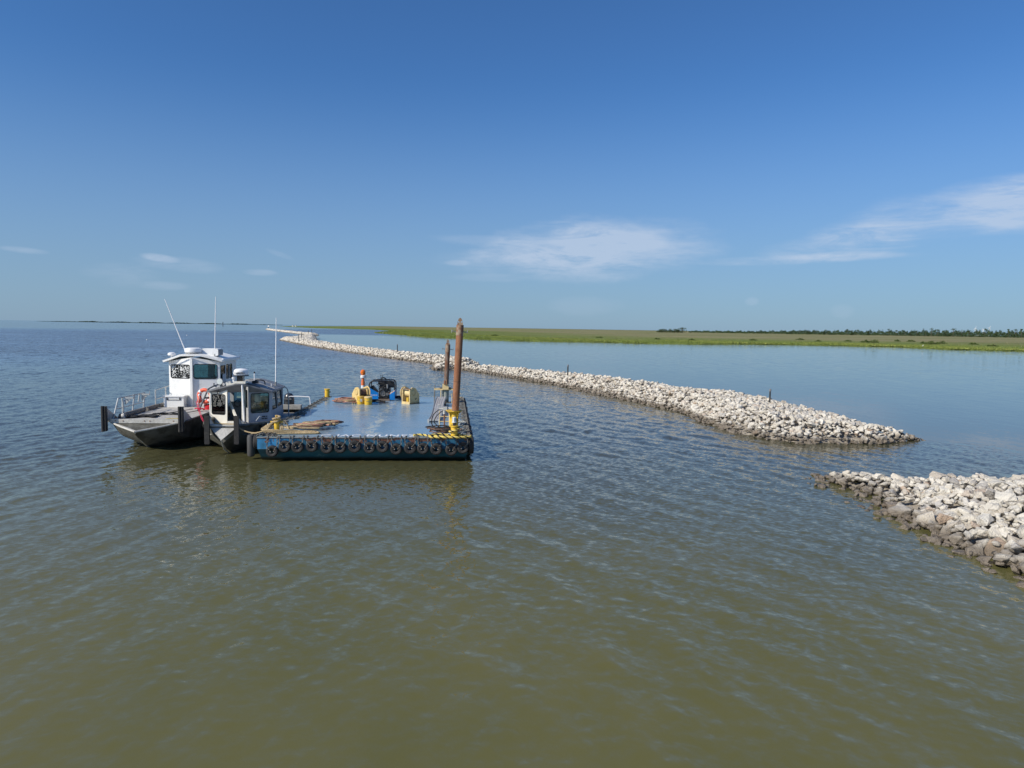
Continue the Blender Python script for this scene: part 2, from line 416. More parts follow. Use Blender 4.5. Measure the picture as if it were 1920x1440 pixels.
def seg_dist(P, poly):
    d = np.full(len(P), 1e9); ins = np.zeros(len(P), bool); n = len(poly)
    for i in range(n):
        a = np.array(poly[i]); b_ = np.array(poly[(i + 1) % n]); ab = b_ - a
        t = np.clip(((P - a) @ ab) / max(ab @ ab, 1e-9), 0, 1)
        d = np.minimum(d, np.linalg.norm(P - (a + t[:, None] * ab), axis=1))
        c = ((a[1] > P[:, 1]) != (b_[1] > P[:, 1]))
        with np.errstate(divide='ignore', invalid='ignore'):
            xi = (b_[0] - a[0]) * (P[:, 1] - a[1]) / (b_[1] - a[1] + 1e-12) + a[0]
        ins ^= c & (P[:, 0] < xi)
    return np.where(ins, d, -d)
def fbm(x, y, s, seed):
    r = np.random.RandomState(seed); o = 0
    for i in range(5):
        a = r.uniform(0, 6.28); k = s * (1.7 ** i); o = o + np.sin((x * math.cos(a) + y * math.sin(a)) * k + r.uniform(0, 6.28)) / (1.35 ** i)
    return o / 2.4
def mound(name, poly, Hf, slope, sizes, cover, n_single, label, seed, ragged=.5, single_near=None, grid=.6, reach=.45):
    poly = [tuple(p) for p in poly]; P = np.array(poly); lo, hi = P.min(0) - 1, P.max(0) + 1
    rs_ = np.random.RandomState(seed)
    root = thing(name, (0, 0, 0), 0, label, 'breakwater')
    def height(Q):
        d = seg_dist(Q, poly); H = Hf(Q)
        t = np.clip(d / (H * slope), 0, 1); t = 1 - (1 - t) ** 1.45
        return d, np.where(d > 0, H * t + .10 * fbm(Q[:, 0], Q[:, 1], 1.1, seed) * t, d * .45)
    # core
    gx = np.arange(lo[0], hi[0] + grid, grid); gy = np.arange(lo[1], hi[1] + grid, grid)
    GX, GY = np.meshgrid(gx, gy); Q = np.stack([GX.ravel(), GY.ravel()], 1)
    d, hh = height(Q); hh = hh - .30 * np.minimum(1, np.maximum(d, 0) + .35)
    nx = len(gx); keep = (d > -1.2).reshape(GX.shape); idx = np.arange(len(Q)).reshape(GX.shape)
    kk = keep[:-1, :-1] & keep[1:, 1:] & keep[:-1, 1:] & keep[1:, :-1]
    a_ = idx[:-1, :-1][kk]; fsn = np.stack([a_, a_ + 1, a_ + 1 + nx, a_ + nx], 1)
    used = np.unique(fsn); mp = np.full(len(Q), -1); mp[used] = np.arange(len(used))
    mb = MB(); mb.add(np.column_stack([Q, hh])[used].tolist(), mp[fsn].tolist())
    core = mb.build('rubble_core', M_CORE, root, fixn=False); core['kind'] = 'stuff'
    # stones
    mean_a = math.pi * np.mean([s * s for s in sizes]) * .8
    n = int((hi - lo)[0] * (hi - lo)[1] / mean_a * cover)
    Q = rs_.uniform(lo, hi, (n, 2)); d, hz = height(Q)
    ok = (d > 0) | ((d > -reach * 1.0) & (rs_.rand(n) < ragged * np.exp(d / (reach * .5))))
    Q, d, hz = Q[ok], d[ok], hz[ok]; n = len(Q)
    r = np.exp(rs_.normal(0, .40, n)) * np.median(sizes); r = np.clip(r, min(sizes), max(sizes))
    dist = np.hypot(Q[:, 0], Q[:, 1])
    sc = np.stack([r * rs_.uniform(.85, 1.3, n), r * rs_.uniform(.75, 1.05, n), r * rs_.uniform(.48, .78, n)], 1)
    z = hz - .10 * r + rs_.uniform(-.06, .10, n) * (r / .25)
    z = np.where(d < 0, rs_.uniform(-.16, .05, n), z)
    # rotations
    yaw = rs_.uniform(0, 2 * math.pi, n); tl = rs_.normal(0, .30, (n, 2)) / 2      # stones settle roughly flat, turned any way
    cy, sy = np.cos(yaw / 2), np.sin(yaw / 2)
    q = np.stack([cy, cy * tl[:, 0] - sy * tl[:, 1], cy * tl[:, 1] + sy * tl[:, 0], sy], 1); q /= np.linalg.norm(q, axis=1)[:, None]
    w_, x_, y_, z_ = q.T
    RM = np.stack([1 - 2 * (y_**2 + z_**2), 2 * (x_*y_ - z_*w_), 2 * (x_*z_ + y_*w_), 2 * (x_*y_ + z_*w_), 1 - 2 * (x_**2 + z_**2), 2 * (y_*z_ - x_*w_),
                   2 * (x_*z_ - y_*w_), 2 * (y_*z_ + x_*w_), 1 - 2 * (x_**2 + y_**2)], 1).reshape(n, 3, 3)
    # the stones that show largest: projected size, in the frame, not on the far side
    score = r / dist; px = 960 + Q[:, 0] / Q[:, 1] * F_PX
    vis = (px < 1935) & (px > -20) & (z > -.02)
    score = np.where(vis, score, 0)
    singles = set(np.argsort(-score)[:n_single].tolist()) if n_single else set()
    for i in sorted(singles):
        o = bpy.data.objects.new('rock', PROTO_M[i % len(PROTO_M)]); COL.objects.link(o); o.parent = root
        o.location = (Q[i, 0], Q[i, 1], z[i]); o.scale = sc[i]; o.rotation_mode = 'QUATERNION'; o.rotation_quaternion = q[i]
    VV = []; FF = []; TT = []; off = 0
    for i in range(n):
        if i in singles: continue
        V, Fc = PROTO[i % len(PROTO)]
        VV.append((V * sc[i]) @ RM[i].T + np.array([Q[i, 0], Q[i, 1], z[i]])); FF.append(Fc + off); off += len(V)
        TT.append(np.full(len(V), rs_.rand()))
    if VV:
        VV = np.concatenate(VV); FF = np.concatenate(FF); TT = np.concatenate(TT).astype(np.float32)
        me = bpy.data.meshes.new('rubble_stones'); me.vertices.add(len(VV)); me.vertices.foreach_set('co', VV.ravel())
        me.loops.add(FF.size); me.loops.foreach_set('vertex_index', FF.ravel()); me.polygons.add(len(FF))
        me.polygons.foreach_set('loop_start', np.arange(0, FF.size, 3)); me.polygons.foreach_set('loop_total', np.full(len(FF), 3)); me.update(calc_edges=True)
        me.attributes.new('tint', 'FLOAT', 'POINT').data.foreach_set('value', TT)
        me.materials.append(M_ROCKN)
        o = bpy.data.objects.new('rubble_stones', me); COL.objects.link(o); o.parent = root; o['kind'] = 'stuff'
    print(name, 'stones', n, 'tris', 0 if len(VV) == 0 else len(FF))
    return height

# -- long near breakwater (its tip points at the gap)
crestA = [(812, 680), (880, 679), (940, 684), (1000, 691), (1080, 700), (1150, 708), (1250, 722), (1330, 733), (1390, 734), (1440, 744), (1500, 757), (1560, 772), (1640, 797), (1690, 808)]
farA = []
for x, y in crestA:
    Hc = 1.15 if x < 1500 else max(.55, 1.15 - (x - 1500) / 190 * .6)
    p = at(x, y, Hc); v = Vector((p.x, p.y)); farA.append(tuple(v + v.normalized() * (1.0 + v.length * .012)))
nearA = A0
tipA = nearA[0]
def HA(Q):
    d = np.hypot(Q[:, 0] - tipA[0], Q[:, 1] - tipA[1]); d2 = np.hypot(Q[:, 0] - nearA[-1][0], Q[:, 1] - nearA[-1][1]); return np.minimum(np.clip(.42 + d * .085, .42, 1.25) + .06 * np.sin(Q[:, 1] * .21), .3 + d2 * .07)
polyA = nearA + farA
hA = mound('rock_breakwater', polyA, HA, 2.0, [.085, .11, .135, .155, .18, .23, .31], 2.2, 300,
           'long pale limestone breakwater curving from the gap in the foreground into the distance', 5)
# -- near pile on the right edge
polyN = [tuple(at(x, y)[:2]) for x, y in [(1533, 897), (1565, 914), (1612, 922), (1632, 946), (1688, 978), (1735, 1004), (1785, 1033), (1850, 1062), (1920, 1088)]]
polyN += [(14.5, 14.5), (19, 8), (26, 5), (34, 10), (25.5, 22.0), (21, 25.6)]
for x, y, Hc in [(1850, 886, 1.05), (1780, 884, 1.05), (1700, 884, .95), (1640, 887, .65), (1575, 888, .38)]:
    p = at(x, y, Hc); v = Vector((p.x, p.y)); polyN.append(tuple(v + v.normalized() * (.7 + Hc * 1.3)))
tipN = polyN[0]
def HN(Q):
    d = np.hypot(Q[:, 0] - tipN[0], Q[:, 1] - tipN[1]); return np.clip(.32 + d * .18, .32, 1.25)
hN = mound('rock_breakwater', polyN, HN, 3.6, [.07, .10, .13, .165, .20, .26, .44], 2.9, 300,
           'nearest pale rubble breakwater at the right edge, its low tip running into the water', 9, ragged=.9, grid=.4, reach=.8)
# -- second line, further off, ending in a broad head
nearB = world_poly([(872, 690), (850, 688), (800, 681), (760, 676), (700, 668), (640, 659), (590, 651.5), (550, 643.5), (524, 638)])
farB = []
for x, y in [(548, 631), (572, 626.5), (590, 626), (594, 632), (592, 637.5)]:
    p = at(x, y, 1.2); farB.append(tuple(Vector((p.x, p.y)) * 1.01))
farB += [(x + 2.6, y + 4.4) for x, y in nearB[5::-1]]
hB = mound('rock_breakwater', nearB + farB, lambda Q: np.full(len(Q), 1.25), 1.6, [.15, .2, .27, .36], 1.6, 0,
           'middle distance rubble breakwater behind the two rusty spuds, ending in a broad head', 13, grid=1.0)
nearC = world_poly([(584, 628.6), (566, 627.2), (540, 624), (515, 620.8), (498, 618)])
farC = [tuple(Vector(p) * 1.0 + Vector((2.4, 7.0))) for p in nearC[::-1]]
hC = mound('rock_breakwater', nearC + farC, lambda Q: np.full(len(Q), .95), 1.6, [.4, .55, .75], 1.3, 0,
           'farthest thin pale rubble breakwater tapering towards the horizon', 17, grid=2.0)
# ================================================================= MARSH AND FAR SHORES
shore_px = [(1920, 658.5), (1850, 657), (1780, 655.5), (1730, 653), (1680, 650.5), (1620, 649.5), (1560, 648), (1480, 646.5), (1400, 645.5), (1300, 645.5), (1200, 643.8), (1120, 641.5), (1040, 640.5), (960, 639), (900, 636.5), (860, 634.6), (800, 632), (760, 629), (730, 626.8), (706, 624.6),
            (716, 622.6), (738, 620.8), (700, 618.2), (640, 616.5), (590, 615.2), (550, 613.6), (522, 611.6)]
shore = world_poly(shore_px)
shore = [(420, 120), (250, 262)] + shore[1:] + [(-2200, 12000), (9000, 12000), (9000, 200)]
m, g, b = newmat('marsh_ground')
co = g.n('ShaderNodeTexCoord').outputs['Object']
sd = g.n('ShaderNodeAttribute', attribute_name='inland').outputs['Fac']
n1 = g.noise(g.mapping(co, scale=(.012, .03, 1)), 1, 5, .6); n2 = g.noise(g.mapping(co, scale=(.15, .3, 1)), 1, 4, .6)
sdn = g.math('ADD', sd, g.math('MULTIPLY', g.math('SUBTRACT', n1, .5), 120))
c = g.mix(g.ramp(n2, .35, .7), (.175, .215, .045), (.115, .150, .038))
c = g.mix(g.math('MULTIPLY', g.ramp(g.noise(g.mapping(co, scale=(.05, .08, 1)), 1, 5, .65), .48, .66), .7), c, (.085, .115, .03))
tan = g.mix(g.ramp(n1, .38, .62), (.290, .240, .140), (.190, .195, .080))
tan = g.mix(g.ramp(g.noise(g.mapping(co, scale=(.004, .022, 1)), 1, 6, .7), .44, .60), tan, (.15, .165, .06))
c = g.mix(g.ramp(sdn, 70, 260), c, tan)
g.set(b.inputs['Base Color'], c); b.inputs['Roughness'].default_value = .95; b.inputs['Specular IOR Level'].default_value = .1
M_MARSH = m
sa = np.array(shore)
rr = np.concatenate([np.geomspace(215, 1500, 150), np.geomspace(1520, 11500, 40)]); aa = np.radians(np.linspace(-19.5, 42, 500))
RRR, AAA = np.meshgrid(rr, aa, indexing='ij'); Q = np.stack([(RRR * np.sin(AAA)).ravel(), (RRR * np.cos(AAA)).ravel()], 1)
d = seg_dist(Q, shore); d = d + 2.2 * fbm(Q[:, 0], Q[:, 1], .12, 3) * np.exp(-np.abs(d) / 40)
hz = np.where(d > 0, .55 * (1 - np.exp(-np.maximum(d, 0) / 2.5)) + .25 * (1 - np.exp(-np.maximum(d, 0) / 60)), np.maximum(d * .3, -.6)) + .06 * fbm(Q[:, 0], Q[:, 1], .25, 4)
hz = np.where(d < 0, np.minimum(hz, -.15), hz)
idx = np.arange(len(Q)).reshape(RRR.shape); kd = (d > -12).reshape(RRR.shape)
kk = kd[:-1, :-1] | kd[1:, 1:] | kd[:-1, 1:] | kd[1:, :-1]
a_ = idx[:-1, :-1][kk]; nx = len(aa); fsn = np.stack([a_, a_ + 1, a_ + 1 + nx, a_ + nx], 1)
used = np.unique(fsn); mp = np.full(len(Q), -1); mp[used] = np.arange(len(used))
me = bpy.data.meshes.new('marsh'); me.from_pydata(np.column_stack([Q, hz])[used].tolist(), [], mp[fsn][:, ::-1].tolist()); me.materials.append(M_MARSH)
me.attributes.new('inland', 'FLOAT', 'POINT').data.foreach_set('value', d[used].astype(np.float32))
me.polygons.foreach_set('use_smooth', [True] * len(me.polygons))
o = bpy.data.objects.new('marsh', me); COL.objects.link(o); o['kind'] = 'structure'

def tri_mesh(name, V, m, attr=None, parent=None):
    """V: (n,3,3) triangles"""
    n = len(V); me = bpy.data.meshes.new(name); me.vertices.add(n * 3); me.vertices.foreach_set('co', V.reshape(-1).astype(np.float32))
    me.loops.add(n * 3); me.loops.foreach_set('vertex_index', np.arange(n * 3)); me.polygons.add(n)
    me.polygons.foreach_set('loop_start', np.arange(0, n * 3, 3)); me.polygons.foreach_set('loop_total', np.full(n, 3)); me.update(calc_edges=True)
    if attr is not None: me.attributes.new('tint', 'FLOAT', 'POINT').data.foreach_set('value', np.repeat(attr, 3).astype(np.float32))
    me.materials.append(m)
    o = bpy.data.objects.new(name, me); COL.objects.link(o)
    if parent is not None: o.parent = parent
    return o
def leaf_mat(name, a, b2, c3):
    m, g, b = newmat(name)
    t = g.n('ShaderNodeAttribute', attribute_name='tint').outputs['Fac']
    cr = g.n('ShaderNodeValToRGB'); g.set(cr.inputs[0], t); e = cr.color_ramp.elements
    e[0].color = (*a, 1); e[1].color = (*c3, 1); q = e.new(.5); q.color = (*b2, 1)
    g.set(b.inputs['Base Color'], cr.outputs[0]); b.inputs['Roughness'].default_value = .8; b.inputs['Specular IOR Level'].default_value = .2
    return m
M_GRASS = leaf_mat('cordgrass', (.110, .150, .032), (.175, .220, .048), (.25, .26, .075))
M_REED = leaf_mat('dry_reed', (.16, .14, .075), (.24, .20, .12), (.15, .16, .06))
M_BUSH = leaf_mat('shrub_leaf', (.030, .055, .014), (.060, .095, .022), (.120, .150, .035))
M_PINE = leaf_mat('pine_leaf', (.022, .042, .018), (.040, .068, .026), (.070, .100, .036))
M_BARK = mat('bark', (.12, .095, .07), (.07, .055, .04), 2, rough=.9)

def tufts(n, dmin, dmax, h0, h1, w, name, m, seed, amax=40, maxr=1500, clump=.35):
    r = np.random.RandomState(seed); out = []; tt = []
    while sum(len(o) for o in out) < n:
        ang = np.radians(r.uniform(-11, amax, 60000)); rd = np.exp(r.uniform(math.log(225), math.log(maxr), 60000))
        Q = np.stack([rd * np.sin(ang), rd * np.cos(ang)], 1); dd = seg_dist(Q, shore); dd = dd + 2.2 * fbm(Q[:, 0], Q[:, 1], .12, 3) * np.exp(-np.abs(dd) / 40)
        cl_ = fbm(Q[:, 0], Q[:, 1], .09, seed)
        k = (dd > dmin) & (dd < dmax) & (cl_ + r.uniform(-.8, .8, len(Q)) > -clump)
        Q, dd, cl_, rd = Q[k], dd[k], cl_[k], rd[k]
        hh = r.uniform(h0, h1, len(Q)) * (1 + .35 * cl_); ww = w * r.uniform(.6, 1.4, len(Q)) * (1 + rd / 900)
        ax = r.uniform(0, math.pi, len(Q)); ux, uy = np.cos(ax) * ww / 2, np.sin(ax) * ww / 2
        z0 = .35
        A = np.stack([Q[:, 0] - ux, Q[:, 1] - uy, np.full(len(Q), z0)], 1); B = np.stack([Q[:, 0] + ux, Q[:, 1] + uy, np.full(len(Q), z0)], 1)
        C = np.stack([Q[:, 0] + r.normal(0, .2, len(Q)), Q[:, 1] + r.normal(0, .2, len(Q)), z0 + hh], 1)
        out.append(np.stack([A, B, C], 1)); tt.append(np.clip(.5 + .3 * cl_ + r.normal(0, .18, len(Q)), 0, 1))
    V = np.concatenate(out)[:n]; t = np.concatenate(tt)[:n]
    o = tri_mesh(name, V, m, t); o['kind'] = 'stuff'; return o
gr = tufts(90000, .3, 60, .25, .6, .5, 'marsh_grass', M_GRASS, 21); tag(gr, 'bright green cordgrass fringing the marsh shoreline', 'grass')
gr = tufts(20000, 60, 420, .3, .6, .9, 'dry_reeds', M_REED, 22, clump=.1); tag(gr, 'tan dry reeds on the marsh plain behind the green fringe', 'reeds')

def foliage(blobs, n, leaf, seed, flatten=.0):
    """leaf triangles spread through a set of (centre, radii) blobs"""
    r = np.random.RandomState(seed); vol = np.array([b[1][0] * b[1][1] * b[1][2] for b in blobs]); pick = r.choice(len(blobs), n, p=vol / vol.sum())
    C = np.array([b[0] for b in blobs])[pick]; RD = np.array([b[1] for b in blobs])[pick]
    v = r.normal(0, 1, (n, 3)); v /= np.linalg.norm(v, axis=1)[:, None]; v *= (r.uniform(.35, 1, n) ** .5)[:, None]
    P = C + v * RD
    T = P[:, None, :] + r.normal(0, leaf, (n, 3, 3))
    tint = np.clip(.5 + .35 * v[:, 2] * 0 + r.normal(0, .22, n) + .18 * np.sin(P[:, 0] * 2.1 + P[:, 2] * 3), 0, 1)
    return T, tint
# shrubs on the green fringe
def shrub(px, py, w_px, h_px, label, seed, back=6):
    base = at(px, py, .5); dist = base.y; ww = w_px / F_PX * dist; hh = h_px / F_PX * dist
    r = random.Random(seed)
    root = thing('shrub', (base.x, base.y, .5), 0, label, 'shrub', 'green shrubs along the marsh edge')
    blobs = []
    k = max(4, int(ww / hh * 3))
    for i in range(k):
        u = (i + .5) / k * 2 - 1
        hk = hh * (1 - .55 * abs(u) ** 1.8) * r.uniform(.55, 1.0)
        blobs.append(((u * ww / 2 * .9, r.uniform(-1, 1) * hh * .5, hk * .5), (ww / k * 1.0, hh * .6, hk * .52)))
    T, t = foliage(blobs, int(260 + ww * 50), .17, seed)
    f = tri_mesh('foliage', T, M_BUSH, t, root)
    s = MB()
    for i in range(4): a = r.uniform(0, 6.28); s.tube([(math.cos(a) * .1 + r.uniform(-.3, .3) * ww, 0, -.4), (r.uniform(-.3, .3) * ww, r.uniform(-.4, .4), hh * .5)], .05, 5)
    s.build('stem', M_BARK, root)
for i, (x, y, w_, h_, lb) in enumerate([
        (1747, 646.5, 26, 9, 'largest green shrub, a tall mound at the right marsh edge above a white bird'), (1765, 645.5, 16, 8, 'lighter green shrub joined to the right of the largest marsh edge shrub'),
        (1731, 645, 14, 5.5, 'low shrub just left of the largest marsh edge shrub'), (1708, 641.5, 19, 5, 'flat wide shrub left of the largest shrub mound'), (1682, 641, 11, 5.5, 'small dark round shrub alone between two wider marsh shrubs'),
        (1622, 643, 17, 7, 'left one of the pair of dark shrubs casting a reflection on the lagoon'), (1638, 643.5, 19, 8, 'right one of the pair of dark shrubs casting a reflection on the lagoon'), (1590, 641, 16, 4, 'low shrub left of the dark reflecting pair'),
        (1534, 641, 12, 4, 'small dark shrub above the shoreline, midway along the right marsh'), (1500, 638, 18, 5, 'thin olive shrub patch left of the small dark shrub'), (1412, 639, 16, 4, 'low dull green shrub under the far treeline start'),
        (1297, 639, 13, 4.5, 'dark shrub right under the isolated far tree clump'), (1232, 637, 11, 4, 'leftmost dark shrub below the isolated far tree clump'), (1825, 647, 22, 5, 'broad pale green shrub right of the white bird'),
        (1860, 650, 24, 4.5, 'long low shrub near the right end of the marsh edge'), (1124, 634, 16, 3, 'small bright shrub hugging the bank on the central marsh'), (928, 630, 16, 3, 'tiny shrub on the bank just right of the tall spud')]):
    shrub(x, y, w_, h_, lb, 500 + i)

def tree(px, top, base_py, w_px, depth, kind, label, seed, trunk=True, group='pines rising above the far treeline'):
    b0 = at(px, base_py, depth=depth); b0.z = .6; k = depth / F_PX; H = (at(px, top, depth=depth).z - .6); w = w_px * k; r = random.Random(seed)
    root = thing('pine_tree' if kind != 'round' else 'oak_tree', b0, 0, label, 'tree', group)
    tr = MB(); lean = r.uniform(-.04, .04) * H
    tr.tube([(0, 0, -1), (lean * .5, 0, H * .5), (lean, 0, H * .95)], .3, 6, rs=[w * .05 + .15, w * .04 + .12, .08])
    blobs = []
    if kind == 'flat':
        for i in range(5):
            a = r.uniform(0, 6.28); q = r.uniform(0, .33) * w
            c = (lean + math.cos(a) * q, math.sin(a) * q, H * r.uniform(.80, .95)); blobs.append((c, (w * r.uniform(.2, .32), w * .25, H * r.uniform(.05, .09))))
            tr.tube([(lean * .7, 0, H * .7), c], .1, 4, rs=[.16, .06])
        n = 210
    elif kind == 'tall':
        for i in range(7):
            a = r.uniform(0, 6.28); zz = r.uniform(.5, .95); q = (1 - zz) * w * .9 + .05 * w
            c = (lean * zz + math.cos(a) * q, math.sin(a) * q, H * zz); blobs.append((c, (w * r.uniform(.18, .3), w * .22, H * .09)))
            tr.tube([(lean * zz * .9, 0, H * (zz - .1)), c], .1, 4, rs=[.16, .06])
        n = 260
    else:
        for i in range(8):
            a = r.uniform(0, 6.28); q = r.uniform(0, .38) * w
            blobs.append(((math.cos(a) * q, math.sin(a) * q, H * r.uniform(.35, .78)), (w * r.uniform(.2, .3), w * .25, H * r.uniform(.14, .24))))
        for i in range(5): blobs.append((((i / 2 - 1) * w * .36, 0, H * .22), (w * .24, w * .25, H * .24)))
        blobs.append(((0, 0, H * .78), (w * .25, w * .25, H * .2)))
        n = 620
    T, t = foliage(blobs, n, .5 if kind != 'round' else .55, seed)
    tri_mesh('crown', T, M_PINE, t, root); tr.build('trunk', M_BARK, root)
pines = [(1588, 617.2, 5, 'flat'), (1597, 619, 5, 'round'), (1603, 619, 4, 'tall'), (1628, 619.3, 6, 'round'), (1666, 616.5, 7, 'tall'), (1680, 619, 6, 'flat'), (1696, 617.2, 6, 'tall'), (1719, 620, 6, 'flat'),
         (1735, 618.5, 6, 'tall'), (1746, 615.2, 10, 'tall'), (1758, 617.8, 7, 'flat'), (1787, 615.5, 14, 'flat'), (1803, 617.5, 12, 'round'), (1817, 619, 8, 'flat'), (1846, 616.4, 10, 'tall'), (1866, 621.5, 9, 'round'),
         (1890, 617, 5, 'flat'), (1904, 616.2, 10, 'tall'), (1915, 616, 8, 'flat'), (1545, 619.2, 5, 'round'), (1515, 617.8, 9, 'round'), (1483, 620, 6, 'round'), (1527, 619, 6, 'tall'), (1499, 619, 6, 'tall'), (1552, 619.4, 4, 'flat'), (1707, 621, 9, 'round'), (1773, 621, 9, 'round')]
for i, (x, t_, w_, k_) in enumerate(pines):
    nm = {'flat': 'flat-topped pine with a bare stem', 'tall': 'tall ragged pine', 'round': 'bushy round tree'}[k_]
    pos = ['leftmost', ''][0]
    rank = sorted(p[0] for p in pines).index(x)
    def ordinal(n): return ['first', 'second', 'third', 'fourth', 'fifth', 'sixth', 'seventh', 'eighth', 'ninth', 'tenth', 'eleventh', 'twelfth', 'thirteenth', 'fourteenth', 'fifteenth', 'sixteenth', 'seventeenth', 'eighteenth', 'nineteenth', 'twentieth', 'twenty-first', 'twenty-second', 'twenty-third', 'twenty-fourth', 'twenty-fifth', 'twenty-sixth', 'twenty-seventh', 'twenty-eighth', 'twenty-ninth', 'thirtieth'][n]
    tree(x, t_, 632, w_, 2000, k_, '%s, %s from the left above the far right treeline' % (nm, ordinal(rank)), 700 + i)
for i, (x, t_, w_) in enumerate([(1238, 617.4, 13), (1247, 616.2, 15), (1257, 616.0, 14), (1265, 615.2, 15), (1272, 615.4, 13), (1279, 612.6, 17)]):
    tree(x, t_, 622, w_, 1700, 'round', '%s dark tree from the left in the isolated clump on the marsh horizon' % ordinal(i), 740 + i, group='trees of the isolated clump')
# the wood that reads as one dark mass
r = np.random.RandomState(77); n = 34000
px = 1288 + 640 * r.beta(1.25, .9, n); px = np.where(r.rand(n) < .06, r.uniform(1750, 1960, n), px)
dep = r.uniform(1950, 2500, n); hmax = np.interp(px, [1288, 1340, 1400, 1500, 1600, 1700, 1800, 1960], [5.0, 5.4, 6.0, 9.5, 11.5, 13.5, 15.5, 17])
hmax = hmax * (1 + .22 * np.sin(px * .31) + .18 * np.sin(px * .83 + 1) + .15 * np.sin(px * 1.9))
X = (px - 960) / F_PX * dep; Z = .4 + np.abs(hmax) * r.uniform(0, 1, n) ** .8
P = np.stack([X, dep, Z], 1); T = P[:, None, :] + r.normal(0, 1, (n, 3, 3)) * np.array([1.5, 1.5, .8])
T[:, :, 2] = np.maximum(T[:, :, 2], .2)
o = tri_mesh('far_woodland', T, M_PINE, np.clip(r.normal(.45, .25, n), 0, 1)); tag(o, 'dark green woodland band along the right horizon behind the marsh', 'woodland', kind='stuff')
# low far shore on the left horizon
def far_strip(name, px0, px1, depth, hm, n, seed):
    r = np.random.RandomState(seed); px = r.uniform(px0, px1, n); e = np.minimum((px - px0), (px1 - px)) / (px1 - px0) * 6; e = np.clip(e, .15, 1)
    base = np.array([at(p, 605, depth=depth)[:2] for p in (px0, px1)])
    t = (px - px0) / (px1 - px0); X = base[0, 0] + (base[1, 0] - base[0, 0]) * t; Y = depth + r.uniform(0, 120, n)
    Z = hm * e * (.8 + .5 * np.sin(px * .11 + seed)) * r.uniform(0, 1, n)
    T = np.stack([X, Y, Z], 1)[:, None, :] + r.normal(0, 1, (n, 3, 3)) * np.array([7, 7, 1.0]); T[:, :, 2] = np.maximum(T[:, :, 2], -.5)
    o = tri_mesh(name, T, M_PINE, r.uniform(.2, .8, n)); o['kind'] = 'stuff'; return o
o = far_strip('far_shore', 68, 520, 4600, 5.0, 5000, 3); tag(o, 'thin dark wooded shore on the left horizon', 'shore')

# distant white turbines above the wood
M_WHITE = mat('white_paint', (.80, .80, .78), grime=.05, rough=.35)
for i, (x, top, tilt) in enumerate([(1828, 614.5, 10), (1834, 619, 50), (1843, 616.5, 75), (1854, 613.0, 30)]):
    p = at(x, 625, depth=5200); H = at(x, top, depth=5200).z - 8
    root = thing('wind_turbine', (p.x, p.y, 0), 0, '%s tiny white wind turbine from the left beyond the right woodland' % ordinal(i), 'wind turbine', 'wind turbines on the horizon')
    s = MB(); s.tube([(0, 0, 0), (0, 0, H)], 2, 10, rs=[2.6, 1.5]); s.build('tower', M_WHITE, root)
    s = MB(); s.box((0, 0, H + 1), (3.4, 8, 3.4)); s.build('nacelle', M_WHITE, root)
    for k in range(3):
        a = R(tilt + 120 * k); s = MB(); s.tube([(0, -4.4, H + 1), (math.sin(a) * 5, -4.6, H + 1 + math.cos(a) * 5), (math.sin(a) * 19, -4.6, H + 1 + math.cos(a) * 19)], 1, 6, rs=[.9, 1.3, .3]); s.build('blade', M_WHITE, root)
# two tiny white huts on the far marsh
M_ROOF = mat('hut_roof', (.35, .34, .33))
for i, (x, lb) in enumerate([(549, 'left one of two tiny white huts on the far marsh end'), (554.5, 'right one of two tiny white huts on the far marsh end')]):
    p = at(x, 611, depth=1900); root = thing('hut', (p.x, p.y, .6), 0, lb, 'hut')
    s = MB(); s.bx(-2, 2, -2, 2, 0, 2.6); s.build('wall', M_WHITE, root)
    s = MB(); s.prism([(-2.4, 0), (2.4, 0), (0, 1.5)], (0, -2.3, 2.6), (1, 0, 0), (0, 0, 1), (0, 1, 0), 4.6); s.build('roof', M_ROOF, root)

# ---------------------------------------------------------------- markers
M_POST = mat('dark_post', (.030, .032, .034), (.06, .055, .05), 6, rough=.6)
M_CAP = mat('post_cap', (.20, .21, .22), rough=.5)
def post(px, base_py, top_py, hf, label, wpx=4.0, depth=None):
    p = at(px, base_py, hf) if depth is None else at(px, base_py, depth=depth)
    H = at(px, top_py, depth=p.y).z - hf; rad = wpx / F_PX * p.y / 2
    root = thing('marker_post', (p.x, p.y, hf - .5), 0, label, 'marker post', 'marker posts standing along the breakwaters')
    s = MB(); s.tube([(0, 0, 0), (0, 0, H + .5)], rad, 8); s.build('shaft', M_POST, root)
    s = MB(); s.lathe([(0, .10 * rad / .07), (rad * 1.25, .06 * rad / .07), (rad * 1.3, -.1), (0, -.1)], 10, (0, 0, H + .52)); s.build('cap', M_CAP, root)
post(1443, 757, 731.5, 1.1, 'nearest dark marker post, on the wide end of the long breakwater', 3.2)
post(1064.5, 702, 685.5, 1.15, 'dark marker post halfway along the long breakwater, right of the spuds', 2.6)
post(745, 660, 646.5, 1.2, 'dark marker post on the middle breakwater left of the rusty spuds', 1.7)
post(598, 643, 634, 1.2, 'small marker post at the near side of the broad breakwater head', 1.1)
post(565.5, 633, 624, 1.4, 'slim marker post in the middle of the broad breakwater head', 1.1)
post(560, 637, 627, 1.3, 'shortest marker post low on the broad breakwater head', 1.1)
post(578, 625.5, 620, 1.2, 'left one of two marker posts behind the breakwater head', .9)
post(584.5, 624.5, 617.5, 1.2, 'right one of two marker posts behind the breakwater head', .9)
post(418, 609, 604.3, 0, 'lone dark pile in open water near the left horizon', 1.2, depth=1500)
